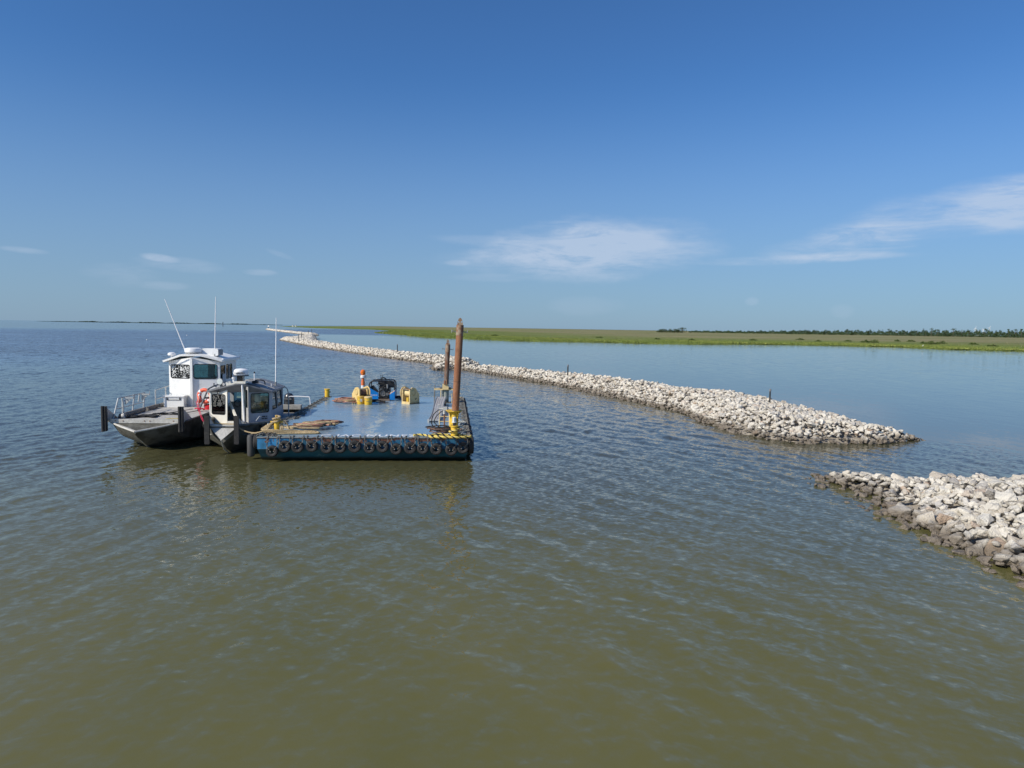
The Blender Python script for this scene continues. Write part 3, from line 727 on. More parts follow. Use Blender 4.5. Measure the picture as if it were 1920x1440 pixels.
# white topped channel marker by the farthest breakwater
p = at(503.5, 618, 0); root = thing('channel_marker', (p.x, p.y, 0), 0, 'white topped channel marker standing at the tip of the farthest breakwater', 'channel marker')
s = MB(); s.cyl((0, 0, -1), (0, 0, 3.2), .3, 8); s.build('pile', M_POST, root)
s = MB(); s.prism([(-.8, 3.0), (.8, 3.0), (.8, 4.6), (-.8, 4.6)], (0, -.4, 0), (1, 0, 0), (0, 0, 1), (0, 1, 0), .1); s.build('dayboard', M_WHITE, root)
# floating white markers and a white bird on the bank
M_BEAK = mat('beak', (.55, .35, .05), rough=.5)
for i, (x, y, lb) in enumerate([(275.5, 637.4, 'small white float bobbing left of the white boats near the horizon'), (350.5, 629.2, 'faint white float further out behind the boat antenna')]):
    p = at(x, y, 0); k = p.y / F_PX; root = thing('float', (p.x, p.y, 0), 0, lb, 'float')
    s = MB(); s.lathe([(0, -.3 * k), (.8 * k, -.1 * k), (1.0 * k, .5 * k), (.5 * k, 1.2 * k), (0, 1.3 * k)], 10); s.build('buoy_body', M_WHITE, root)
    s = MB(); s.tube([(0, 0, 1.2 * k), (0, 0, 1.7 * k)], .15 * k, 6); s.build('ring_eye', M_POST, root)
def egret(px, py, label, seed):
    p = at(px, py, .3); root = thing('egret', (p.x, p.y, .3), R(20 * seed), label, 'bird')
    s = MB(); s.tube([(-.42, 0, .62), (-.25, 0, .72), (0, 0, .80), (.2, 0, .88), (.3, 0, 1.02), (.22, 0, 1.16), (.30, 0, 1.28), (.38, 0, 1.30)], .1, 8, rs=[.02, .10, .15, .11, .05, .04, .05, .03]); s.build('body', M_WHITE, root)
    s = MB(); s.tube([(.38, 0, 1.3), (.55, 0, 1.27)], .02, 6, rs=[.022, .005]); s.build('beak', M_BEAK, root)
    for q in (-.05, .05): s = MB(); s.tube([(0, q, .7), (.03, q, .35), (0, q, -.1)], .015, 5); s.build('leg', M_POST, root)
egret(1730, 651.8, 'white egret standing on the marsh bank below the largest shrub', 1)
egret(718, 626.0, 'white egret at the far left tip of the green marsh', 2)
# ================================================================= BARGE
B_YAW = R(5.0)
BO = Vector((-11.27, 31.2, 0)); BW, BL, DZ = 9.35, 18.6, 1.10
bux, buy = Vector((math.cos(B_YAW), math.sin(B_YAW), 0)), Vector((-math.sin(B_YAW), math.cos(B_YAW), 0))
def bw(x, y, z): return BO + bux * x + buy * y + Vector((0, 0, z))          # barge deck coordinates -> world
def bl(px, py, z):                                                          # photo pixel on height z -> barge coordinates
    d = at(px, py, z) - BO; return d.dot(bux), d.dot(buy)
M_DECK, g, b = newmat('deck_paint')
co = g.n('ShaderNodeTexCoord').outputs['Object']
n1 = g.noise(co, .55, 6, .62, .4); n2 = g.noise(g.mapping(co, rot=(0, 0, .2), scale=(1, .35, 1)), 3.2, 6, .7, 1.2); n3 = g.noise(co, 9, 5, .7)
c = g.mix(g.ramp(n1, .35, .68), (.175, .265, .340), (.225, .310, .375))
c = g.mix(g.math('MULTIPLY', g.ramp(g.noise(co, 1.1, 5, .6), .55, .75), .6), c, (.17, .20, .22))
sx = g.n('ShaderNodeSeparateXYZ', {0: co})
lane = g.math('ABSOLUTE', g.math('SUBTRACT', sx.outputs[0], g.math('ADD', 4.75, g.math('MULTIPLY', g.math('SUBTRACT', g.noise(co, .5, 2), .5), 1.6))))
lanem = g.ramp(lane, .05, .75, 1, 0)
scr = g.ramp(g.math('ADD', n2, g.math('MULTIPLY', lanem, .16)),   .635, .68)
c = g.mix(g.math('MULTIPLY', scr, .8), c, (.50, .50, .40))
fs_ = g.ramp(g.noise(g.mapping(co, rot=(0, 0, .7), scale=(1, .12, 1)), 8, 4, .6, 2.2), .715, .74)
c = g.mix(g.math('MULTIPLY', fs_, .8), c, (.60, .62, .60))
edge = g.math('MINIMUM', g.math('MINIMUM', sx.outputs[0], g.math('SUBTRACT', BW, sx.outputs[0])), g.math('MINIMUM', sx.outputs[1], g.math('SUBTRACT', BL, sx.outputs[1])))
c = g.mix(g.math('MULTIPLY', g.ramp(edge, 0, .5, 1, 0), g.ramp(n3, .42, .56)), c, (.085, .13, .13))
c = g.mix(g.math('MULTIPLY', g.ramp(n1, .60, .72), g.ramp(n3, .55, .65)), c, (.20, .10, .055))
g.set(b.inputs['Base Color'], c)
g.set(b.inputs['Roughness'], g.ramp(n1, .3, .7, .16, .34)); b.inputs['Specular IOR Level'].default_value = .6
g.set(b.inputs['Normal'], g.bump(g.math('ADD', g.math('MULTIPLY', n1, .4), g.math('MULTIPLY', n3, .12)), .03, .5))
def hull_mat(name, blue, dark, rusty, seedoff):
    m, g, b = newmat(name)
    co = g.mapping(g.n('ShaderNodeTexCoord').outputs['Object'], loc=(seedoff, 0, 0))
    n1 = g.noise(co, .9, 5, .6, .3); n2 = g.noise(g.mapping(co, scale=(1.2, 1, 1.2)), 3.0, 6, .7, 1.8); n3 = g.noise(co, 14, 4, .6)
    c = g.mix(g.ramp(n1, .40, .66), blue, dark)
    c = g.mix(g.math('MULTIPLY', g.ramp(n2, .60, .70), .45), c, (.22, .34, .33))
    z = g.n('ShaderNodeSeparateXYZ', {0: g.n('ShaderNodeTexCoord').outputs['Object']}).outputs[2]
    if rusty:
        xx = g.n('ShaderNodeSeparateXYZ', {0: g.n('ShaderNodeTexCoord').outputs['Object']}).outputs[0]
        c = g.mix(g.math('MULTIPLY', g.ramp(g.math('ADD', xx, g.math('MULTIPLY', n1, 1.2)), 1.2, 2.2), .72), c, (.012, .070, .115))  # tyre shade put into the paint: plating darkens right of the bright left corner
        top = g.math('ADD', z, g.math('MULTIPLY', g.math('SUBTRACT', g.noise(co, 1.5, 5, .6), .5), 1.5))
        c = g.mix(g.ramp(top, .96, .985), c, g.mix(g.ramp(n3, .4, .6), (.105, .045, .030), (.16, .075, .045)))
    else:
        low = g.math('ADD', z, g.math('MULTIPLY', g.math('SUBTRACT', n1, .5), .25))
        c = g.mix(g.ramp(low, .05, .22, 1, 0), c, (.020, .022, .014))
    g.set(b.inputs['Base Color'], c); b.inputs['Roughness'].default_value = .5
    g.set(b.inputs['Normal'], g.bump(g.math('ADD', g.math('MULTIPLY', n1, .9), g.math('MULTIPLY', n3, .04)), .05, .6))
    return m
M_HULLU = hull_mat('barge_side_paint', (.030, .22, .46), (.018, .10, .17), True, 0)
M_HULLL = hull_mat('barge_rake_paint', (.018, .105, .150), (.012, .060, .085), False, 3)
M_BLACK = mat('rubber', (.022, .021, .021), (.045, .042, .038), 4, rough=.75, bump=.02, bscale=40)
M_TYRE = mat('tyre_rubber', (.020, .019, .019), (.046, .040, .034), 5, .52, .7, rough=.7, bump=.03, bscale=30)
M_CHAIN = mat('galvanised_chain', (.20, .20, .18), (.12, .075, .045), 9, rough=.6, metal=.3)
M_RUST = mat('rusty_steel', (.25, .098, .044), (.30, .14, .07), 3, .4, .62, rough=.8, bump=.03, bscale=18, alt2=(.28, .20, .14), scale2=5, lo2=.62, hi2=.70, stretch=(1, 1, .35), grime=.2)
M_RUST2 = mat('weathered_rusty_steel', (.22, .185, .15), (.17, .078, .042), 2.2, .45, .58, rough=.85, bump=.03, bscale=18, alt2=(.06, .05, .04), scale2=6, lo2=.62, hi2=.70, stretch=(1, 1, .3), grime=.2)
M_SPUDTOP = mat('bleached_spud_head', (.34, .27, .19), (.22, .11, .06), 4, .42, .6, rough=.85)
M_YEL = mat('yellow_paint', (.66, .42, .085), (.60, .44, .14), 3, rough=.45, alt2=(.25, .12, .05), scale2=9, lo2=.66, hi2=.72)
M_YEL2 = mat('strong_yellow_paint', (.78, .50, .045), (.62, .38, .05), 5, .55, .66, rough=.4, alt2=(.20, .09, .04), scale2=11, lo2=.64, hi2=.70)
M_CREAM = mat('pale_yellow_paint', (.76, .58, .28), (.62, .44, .20), 4, .5, .7, rough=.5, alt2=(.20, .11, .06), scale2=8, lo2=.62, hi2=.68)
M_ORANGE = mat('orange_plastic', (.80, .17, .035), (.70, .20, .07), 4, rough=.4)
M_AMBER = mat('amber_lens', (.75, .16, .01), rough=.12, grime=0)
M_STEEL = mat('grey_steel', (.30, .31, .31), (.20, .19, .17), 5, rough=.5, metal=.4)
M_ALU = mat('dull_aluminium', (.42, .42, .41), (.32, .31, .29), 4, rough=.45, metal=.35)
M_LTGREY = mat('light_grey_paint', (.55, .55, .52), (.42, .40, .36), 4, rough=.5)
M_PBLUE = mat('power_unit_blue', (.010, .21, .62), (.01, .18, .52), 3, rough=.3)
M_ENG = mat('black_engine_paint', (.015, .015, .017), (.035, .034, .032), 8, rough=.4)
M_ROPE = mat('tan_rope', (.64, .50, .29), (.46, .34, .18), 14, .4, .6, rough=.9, bump=.05, bscale=60)
M_ROPEY = mat('yellow_rope', (.72, .56, .12), (.60, .48, .20), 10, rough=.8)
M_ROPEK = mat('black_rope_strand', (.02, .02, .02), rough=.8)
M_ROPEB = mat('brown_hose', (.17, .095, .065), (.09, .055, .04), 6, rough=.7)
M_PINKR = mat('faded_red_hose', (.42, .20, .14), (.30, .20, .14), 6, rough=.7)
M_WOOD = mat('weathered_timber', (.24, .19, .15), (.15, .11, .085), 5, rough=.9, stretch=(.3, 3, 3), bump=.05)
M_GLASSLAMP = mat('clear_lens', (.62, .66, .64), rough=.1, grime=0)

barge = thing('deck_barge', BO, B_YAW, 'flat blue steel deck barge with rusty edges moored beside two white workboats', 'barge')
ZR = .56     # knuckle between the upright side and the raked lower plate
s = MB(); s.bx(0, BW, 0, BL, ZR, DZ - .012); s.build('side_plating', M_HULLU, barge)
s = MB()
prof = [(0, ZR - .002), (.40, .0), (1.6, -.6), (BL - 1.6, -.6), (BL - .2, 0), (BL, ZR - .002)]
ins = .22
L0 = [Vector((ins * (ZR - z) / ZR * .5 if z >= 0 else ins * .5, y, z)) for y, z in prof]; R0 = [Vector((BW - p.x, p.y, p.z)) for p in L0]
n = len(prof)
s.add(L0 + R0, [(i, i + 1, n + i + 1, n + i) for i in range(n - 1)] + [tuple(range(n))[::-1], tuple(range(n, 2 * n)), (0, n, 2 * n - 1, n - 1)], False)
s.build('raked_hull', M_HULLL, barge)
s = MB(); s.bx(.0, BW, .0, BL, DZ - .012, DZ); s.build('deck', M_DECK, barge)
# rounded rub edge, weld seams on the rake
s = MB()
for a_, c_ in (((-.02, -.012, DZ - .03), (BW + .02, -.012, DZ - .03)), ((-.012, 0, DZ - .03), (-.012, BL, DZ - .03)), ((BW + .012, 0, DZ - .03), (BW + .012, BL, DZ - .03))): s.tube([a_, c_], .028, 8)
s.build('edge_moulding', mat('edge_steel', (.20, .22, .21), (.13, .07, .05), 6, rough=.6, metal=.2), barge)
s = MB()
for x in (.75, BW * .5, BW - .6): s.tube([(x, -.004, ZR - .02), (x, .40, 0.0)], .008, 5)
s.tube([(.02, -.004, ZR - .003), (BW - .02, -.004, ZR - .003)], .012, 5)
s.build('weld_seam', M_HULLL, barge)
for k in range(4):
    s = MB(); y = (k + .8) * BL / 4.6; s.tube([(.05, y, DZ + .002), (BW - .05, y, DZ + .002)], .006, 4); s.build('deck_seam', M_DECK, barge)
M_WLET = mat('white_lettering', (.84, .85, .85), (.6, .64, .66), 9, .6, .72, rough=.5)
text_mesh('lettering', 'C JAC NUNEZ', .80, M_WLET, barge, (4.85, .46, DZ + .003), (1, 0, 0), (0, 1, 0), .001, 1.1, .80)
# small white lash marks under the tyres
def chain_mb(pts, step=.085, r=.011):
    s = MB(); P = [Vector(p) for p in pts]; d = 0; k = 0
    for i in range(len(P) - 1):
        a, c_ = P[i], P[i + 1]; L = (c_ - a).length; t = (c_ - a).normalized(); u = t.orthogonal().normalized(); w = t.cross(u)
        m_ = max(1, int(L / step))
        for q in range(m_):
            o = a + (c_ - a) * ((q + .5) / m_); side = u if k % 2 else w; k += 1
            hl, hw = step * .62, step * .32
            loop = [o + t * (hl * math.cos(an)) + side * (hw * math.sin(an)) for an in [2 * math.pi * j / 8 for j in range(8)]]
            s.tube(loop, r, 4, closed=True)
    return s
def tyre_profile(Ro, Ri, w):
    h = w / 2
    return [(Ri, -h * .55), (Ri + .02, -h * .8), ((Ro + Ri) / 2, -h * 1.0), (Ro - .035, -h * .92), (Ro, -h * .55), (Ro, h * .55), (Ro - .035, h * .92), ((Ro + Ri) / 2, h), (Ri + .02, h * .8), (Ri, h * .55), (Ri + .05, h * .2), (Ri + .05, -h * .2)]
def ordw(n): return ordinal(n)
fx = []
TY = [(510.5, 846), (534, 837), (558, 838), (585, 836.5), (613, 839), (638, 839), (665, 837), (693, 839.5), (717.5, 837.5), (743, 842), (769, 840), (793, 841), (818, 842), (846, 843.5), (868, 840)]
tyre_me = {}
for i, (x, y) in enumerate(TY):
    tilt = rnd.uniform(-.12, .12)
    # front face lies .11 m before the barge face
    fp = BO - buy * .10
    d = CAM_M @ Vector(((x - 960) / F_PX, -(y - 720) / F_PX, -1)); t = (fp - cam.location).dot(buy) / d.dot(buy); p = cam.location + d * t
    lx = (p - BO).dot(bux); lz = p.z
    root = thing('tyre_fender', BO + bux * lx - buy * .10 + Vector((0, 0, lz)), B_YAW, '%s black tyre fender from the left, chained along the barge front' % ordw(i), 'tyre', 'tyre fenders along the front of the barge')
    Ro = .272 * rnd.uniform(.94, 1.04)
    s = MB(); s.lathe(tyre_profile(Ro, .105, .22), 28, (0, 0, 0), (tilt * .6, -1, rnd.uniform(-.05, .16)), closed=True); tr_ = s.build('tyre', M_TYRE, root, fixn=False)
    s = MB()
    for rr_ in (Ro * .80, Ro * .66): s.tube([(rr_ * math.cos(a), -.085, rr_ * math.sin(a)) for a in [2 * math.pi * j / 24 for j in range(24)]], .006, 4, closed=True)
    s.build('sidewall_ridge', M_TYRE, tr_)
    s = MB(); [s.box((q * .075, -.07, rnd.uniform(-.02, .05)), (.045, .03, .022), Matrix.Rotation(rnd.uniform(-.8, .8), 3, 'Y')) for q in (-1, 1)]; s.build('shackle', M_LTGREY, root)
    up = DZ - lz + .012
    for sgn in (-1, 1):
        s = chain_mb([(sgn * .07, -.075, .03 + rnd.uniform(-.02, .03)), (sgn * .13, -.10, .10), (sgn * Ro * .82, -.07, Ro * .8), (sgn * (Ro * .86), .06, up + .01), (sgn * Ro * .8 + rnd.uniform(-.08, .08), .34, up + .012)], .09, .014)
        s.build('chain', M_CHAIN, root)
# side fenders (edge-on tyres hanging over both long sides)
def side_tyre(i, x, y, z, Ro, w, label, group, sgn):
    root = thing('tyre_fender', bw(x, y, z), B_YAW, label, 'tyre', group)
    s = MB(); s.lathe(tyre_profile(Ro, Ro * .5, w), 26, (0, 0, 0), (sgn, rnd.uniform(-.1, .1), rnd.uniform(-.12, .12)), closed=True); s.build('tyre', M_TYRE, root, fixn=False)
    for q in (-1, 1):
        s = chain_mb([(0, q * Ro * .5, Ro * .2), (-sgn * .05, q * Ro * .5, DZ - z + .03), (-sgn * (w * .6 + .12), q * Ro * .55 + rnd.uniform(-.1, .1), DZ - z + .014), (-sgn * (w * .6 + .12 + rnd.uniform(.05, .35)), q * Ro * .2 + rnd.uniform(-.2, .2), DZ - z + .014)], .10, .017)
        s.build('chain', M_CHAIN, root)
nR = 24
for i in range(nR):
    side_tyre(i, BW + .13, .25 + i * (BL - .6) / (nR - 1), .72, .36 if i else .42, .24, '%s tyre from the front along the barge right side, hung edge-on' % ordw(i), 'tyre fenders along the right side of the barge', 1)
nL = 20
for i in range(nL):
    side_tyre(i, -.16, .6 + i * (BL - 1.0) / (nL - 1), .80, .34, .26, '%s tyre from the front along the barge left side, beside the workboat' % ordw(i), 'tyre fenders along the left side of the barge', -1)
# heaps of loose chain at the two front corners
def heap(x0, x1, y0, y1, n, label, seed, mm=None, name='chain_pile'):
    r = random.Random(seed); root = thing(name, bw((x0 + x1) / 2, (y0 + y1) / 2, DZ), B_YAW, label, 'chain')
    for k in range(n):
        p = [Vector((r.uniform(x0, x1) - (x0 + x1) / 2, r.uniform(y0, y1) - (y0 + y1) / 2, .02 + .03 * r.random()))]
        for q in range(7):
            v = p[-1] + Vector((r.uniform(-.22, .22), r.uniform(-.35, .35), r.uniform(-.02, .03))); v.z = min(max(.015, v.z), .09)
            v.x = min(max(v.x, x0 - (x0 + x1) / 2), x1 - (x0 + x1) / 2); v.y = min(max(v.y, y0 - (y0 + y1) / 2), y1 - (y0 + y1) / 2); p.append(v)
        chain_mb(p, .10, .018).build('chain', mm or M_CHAIN, root)
M_CHW = mat('bleached_chain', (.50, .52, .48), (.26, .27, .25), 9, rough=.6)
heap(BW - .95, BW - .1, .5, 2.3, 9, 'heap of pale chain on the front right barge corner beside the yellow well', 31, M_CHW)
heap(BW - .62, BW - .05, 2.4, 6.4, 8, 'strewn pale chain along the right deck edge behind the front spud', 33, M_CHW)
heap(.06, .75, .15, 1.2, 6, 'dark chain heaped on the front left corner of the barge', 32)
heap(.1, .5, 2.2, 9, 6, 'loose chain strung along the left deck edge beside the workboat', 34)

def zat(px, py, y_depth): return at(px, py, depth=y_depth).z
def deck_xy(px, py): return bl(px, py, DZ)
# ---- spuds
def spud(x, y, ztop, rad, lean, label, body_m, name='spud_pile'):
    root = thing(name, bw(x, y, 0), B_YAW, label, 'steel pile')
    axis = Vector((math.tan(R(lean)), 0, 1))
    P = lambda z: axis * z
    s = MB(); zs = [-1.5, .5, 1.6, 2.6, 3.6, ztop - 1.6, ztop - .42]
    s.tube([P(z) for z in zs], rad, 28); s.build('pile_tube', body_m, root)
    s = MB(); s.tube([P(ztop - .80), P(ztop - .30)], rad * 1.03, 28); s.build('pile_sleeve', M_SPUDTOP, root)
    for zz in (3.55, 2.2):
        if zz < ztop - 1.5: s = MB(); s.tube([P(zz), P(zz + .03)], rad * 1.015, 28); s.build('weld_ring', M_RUST2, root)
    # lifting eye: rounded plate with holes
    s = MB(); c_ = P(ztop - .32)
    outer = [(-rad * .8, 0), (rad * .8, 0), (rad * .72, .16), (rad * .42, .30), (0, .36), (-rad * .42, .30), (-rad * .72, .16)]
    holes = [[(qx + .035 * math.cos(a), .16 + .035 * math.sin(a)) for a in [2 * math.pi * j / 8 for j in range(8)]] for qx in (-.07, .07)]
    s.panel(outer, holes, (c_.x, c_.y - .03, c_.z), (1, 0, 0), (0, 0, 1), (0, 1, 0), .06); s.build('lifting_eye', M_SPUDTOP, root)
    s = MB(); c_ = P(ztop - .62); s.tube([c_ + Vector((-rad - .2, 0, .05)), c_ + Vector((-rad - .02, 0, 0)), c_ + Vector((rad + .02, 0, 0)), c_ + Vector((rad + .2, 0, -.02))], .022, 8)
    for q in (-1, 1): s.tube([c_ + Vector((q * (rad + .2), 0, -.05)), c_ + Vector((q * (rad + .2), 0, .09))], .02, 6)
    s.build('cross_pin', M_STEEL, root)
    return root
x1, y1 = bl(849.5, 813, DZ)
spud(x1, y1, 6.50, .165, 2.6, 'tall thick rusty steel spud pile standing at the front right of the barge', M_RUST)
x2, y2 = bl(834.5, 755, DZ)
spud(x2, y2, 5.25, .155, 1.8, 'shorter rusty grey spud pile standing near the far right corner of the barge', M_RUST2)
def collar(x, y, z0, z1, r, m, label, hi):
    root = thing('spud_well', bw(x, y, DZ), B_YAW, label, 'spud well')
    z0 -= DZ; z1 -= DZ
    s = MB(); s.lathe([(r * .98, z0), (r, z0), (r, z1), (r * .98, z1), (r * .9, z1), (r * .9, z0)], 28, closed=True); s.build('sleeve', m, root, fixn=True)
    s = MB(); s.lathe([(r * .92, z1), (r + .07, z1 - .01), (r + .18, z1 + .10), (r + .18, z1 + .13), (r * .92, z1 + .06)], 8, closed=True); s.build('flared_collar', m, root)
    for k in range(4):
        a = R(45 + 90 * k); s = MB(); s.prism([(r * .98, z1 - .30), (r + .14, z1 + .06), (r * .98, z1 + .0)], (0, 0, 0), (math.cos(a), math.sin(a), 0), (0, 0, 1), (-math.sin(a), math.cos(a), 0), .02); s.build('gusset', m, root)
    s = MB(); s.box((0, 0, .02), (r * 3.2, r * 3.2, .03)); s.build('base_plate', m, root)
    for q in (-1, 1):
        s = MB(); s.tube([(q * r * 1.3, -r * 1.3, .03), (q * r * 1.3, -r * 1.3, .09)], .03, 6); s.build('bolt', M_STEEL, root)
    return root
collar(x1 + .03, y1, DZ, 2.08, .205, M_YEL2, 'bright yellow spud well with a flared collar round the front spud', 1)
root = collar(x2 + .02, y2, DZ, 1.98, .22, mat('grey_green_sleeve', (.30, .32, .27), (.10, .10, .085), 2, .45, .55, rough=.7), 'grey weathered spud well round the far spud', 0)
s = MB(); s.bx(-.75, .62, -.30, -.22, .86, .94); s.bx(-.75, .62, .22, .30, .86, .94); s.bx(-.75, -.67, -.22, .22, .86, .94); s.bx(.54, .62, -.22, .22, .86, .94); s.build('guide_frame', M_CREAM, root)
s = MB(); s.bx(-.33, -.27, -.30, -.24, 0, .86); s.build('upright', M_CREAM, root)
s = MB(); s.bx(-.2, .2, -.40, -.305, .90, 1.28); s.build('latch_plate', M_CREAM, root)
s = MB(); s.tube([(-.05, -.43, 1.25), (-.05, -.43, 1.5)], .06, 8); s.tube([(.07, -.43, 1.2), (.07, -.43, 1.55)], .04, 8); s.build('latch_pin', M_RUST, root)
s = MB(); s.tube([(-.72, 0, 0), (-.72, 0, 1.15)], .045, 8); s.build('side_post', M_STEEL, root)
s = MB(); s.tube([(.42, -.2, .0), (.42, -.2, .62), (1.0, -.2, .62)], .03, 6); s.tube([(.42, -.2, .38), (1.0, -.2, .38)], .03, 6); s.build('guard_rail', M_CREAM, root)
# yellow post with lantern in front of the well, rope lashed round it
lx, ly = bl(851.5, 821, DZ)
root = thing('lantern_post', bw(lx, ly, DZ), B_YAW, 'stubby yellow bollard post carrying a clear navigation lantern, lashed with yellow rope', 'lantern')
s = MB(); s.cyl((0, 0, 0), (0, 0, .52), .15, 20); s.build('bollard', M_YEL2, root)
s = MB(); s.lathe([(0, .52), (.19, .52), (.19, .56), (0, .56)], 20); s.build('cap_plate', M_YEL2, root)
s = MB(); s.cyl((0, 0, .56), (0, 0, .70), .07, 12); s.build('lantern_base', M_ENG, root)
s = MB(); s.lathe([(0, .70), (.11, .70), (.11, .73), (.085, .74), (.085, .92), (.06, .95), (0, .96)], 16); ln = s.build('lens', M_GLASSLAMP, root)
s = MB()
for k in range(4): s.tube([(.092 * math.cos(k * 1.57), .092 * math.sin(k * 1.57), .73), (.092 * math.cos(k * 1.57), .092 * math.sin(k * 1.57), .93)], .006, 4)
s.build('guard_wire', M_STEEL, ln)

# ---- ropes
def smooth(pts, n=6):
    P = [Vector(p) for p in pts]; out = []
    for i in range(len(P) - 1):
        p0, p1, p2, p3 = P[max(i - 1, 0)], P[i], P[i + 1], P[min(i + 2, len(P) - 1)]
        for k in range(n):
            t = k / n; out.append(.5 * ((2 * p1) + (p2 - p0) * t + (2 * p0 - 5 * p1 + 4 * p2 - p3) * t * t + (3 * p1 - p0 - 3 * p2 + p3) * t ** 3))
    out.append(P[-1]); return out
def rope_strands(path, r, pitch, ms, root, nst=3):
    """laid rope: strands twisted round one another"""
    P = path; dist = [0]
    for i in range(1, len(P)): dist.append(dist[-1] + (P[i] - P[i - 1]).length)
    L = dist[-1]; n = max(8, int(L / (pitch / 7)))
    def samp(d):
        import bisect
        i = min(max(bisect.bisect_right(dist, d) - 1, 0), len(P) - 2); t = (d - dist[i]) / max(1e-9, dist[i + 1] - dist[i]); return P[i].lerp(P[i + 1], t), (P[i + 1] - P[i]).normalized()
    meshes = {}
    for k in range(nst):
        pts = []; prev = Vector((0, 0, 1))
        for i in range(n + 1):
            p, t = samp(L * i / n); u = prev - t * prev.dot(t); u = u.normalized() if u.length > .05 else t.orthogonal().normalized(); prev = u; w = t.cross(u)
            a = 2 * math.pi * (L * i / n / pitch + k / nst); pts.append(p + (u * math.cos(a) + w * math.sin(a)) * r * .52)
        meshes.setdefault(ms[k], MB()).tube(pts, r * .58, 5)
    for m_, s_ in meshes.items(): s_.build('strand', m_, root)
def loops(cx, cy, n, rx, ry, z0, seed, ex=.35, rise=.05, turns_pts=10):
    r = random.Random(seed); pts = []
    for k in range(n * turns_pts):
        a = 2 * math.pi * k / turns_pts; q = 1 + ex * math.sin(k * .37 + seed) + r.uniform(-.22, .22)
        pts.append((cx + rx * q * math.cos(a) + .12 * math.sin(k * .21), cy + ry * q * math.sin(a), z0 + rise * (k / turns_pts) / max(1, n) * 2 + r.uniform(0, .05) + .03 * abs(math.sin(k * 1.7 + seed))))
    return pts
# yellow and black mooring rope by the lantern
root = thing('mooring_rope', bw(lx, ly, DZ), B_YAW, 'thick yellow and black twisted rope coiled round the lantern post', 'rope')
rp = [(-1.85, .45, .06), (-1.5, .50, .06), (-1.15, .25, .06), (-.9, .05, .07), (-.5, -.12, .07), (0, -.26, .07), (.42, -.2, .07), (.55, .1, .08), (.2, .3, .08), (-.25, .25, .08), (-.7, .2, .14), (-1.1, -.1, .10), (-.95, -.25, .07), (-.4, -.32, .08), (.15, -.36, .08), (.7, -.22, .08), (.75, .05, .08)]
rope_strands(smooth(rp, 6), .052, .30, (M_ROPEY, M_ROPEY, M_ROPEK), root)
rp = [(.22 * math.cos(a * .62), .22 * math.sin(a * .62), .13 + .030 * a) for a in range(0, 15)]
rope_strands(smooth(rp, 4), .045, .26, (M_ROPEY, M_ROPEY, M_ROPEK), root)
# brown coiled hose behind it
hx, hy = bl(831, 815, DZ)
root = thing('coiled_hose', bw(hx, hy, DZ), B_YAW, 'brown and black hydraulic hoses coiled on deck left of the yellow spud well', 'hose')
for k in range(4):
    s = MB(); s.tube(smooth(loops(0, .2, 3, .52, .36, .05 + .05 * k, 40 + k), 3), .026, 6); s.build('hose_coil', M_ROPEB if k < 3 else M_BLACK, root)
s = MB(); s.tube(smooth([(-.6, .2, .1), (-.5, .1, .34), (-.1, .1, .42), (.3, .15, .3), (.5, .2, .1)], 6), .02, 6); s.build('hose_loop', M_BLACK, root)
# rusty pipe with the valve block, black feed hoses
vx, vy = bl(833, 806, DZ)
root = thing('valve_stand', bw(vx, vy, DZ), B_YAW, 'thin rusty pipe stand with a pale valve block and black hoses between the spuds', 'valve stand')
s = MB(); s.tube([(0, 0, 0), (0, 0, .95)], .035, 8); s.build('pipe', M_RUST, root)
s = MB(); s.cyl((0, 0, .78), (0, 0, .98), .075, 10); s.cyl((-.28, 0, 1.03), (.35, 0, 1.03), .04, 8); s.box((.02, 0, 1.05), (.22, .16, .16)); s.build('valve_block', M_LTGREY, root)
s = MB(); s.tube([(-.25, 0, 1.03), (-.25, 0, 1.22)], .02, 6); s.lathe([(.06, 1.2), (.08, 1.22), (.06, 1.24)], 12, (-.25, 0, 0), closed=True); s.build('handwheel', M_LTGREY, root)
s = MB(); s.tube(smooth([(-.25, .02, 1.0), (-.55, .05, .7), (-.6, .1, .25), (-.3, .15, .06), (.15, .1, .05), (.4, .1, .08)], 6), .026, 6)
s.tube(smooth([(.05, .02, 1.0), (-.3, .15, .75), (-.5, .3, .35), (-.2, .4, .05)], 6), .022, 6); s.build('feed_hose', M_BLACK, root)
s = MB(); s.bx(.2, .62, 1.2, 1.3, .05, .75); s.box((.42, 1.25, .85), (.5, .3, .22)); s.build('hydraulic_box', M_LTGREY, root)
s = MB()
for z in (.25, .5): s.tube([(-.25, 1.2, z), (.25, 1.2, z)], .025, 6)
for x_ in (-.25, .25): s.tube([(x_, 1.2, 0), (x_, 1.2, .78)], .025, 6)
s.build('pipe_rack', M_CREAM, root)
M_TREAD = mat('worn_steel_tread', (.46, .45, .45), (.36, .34, .33), 5, rough=.6)
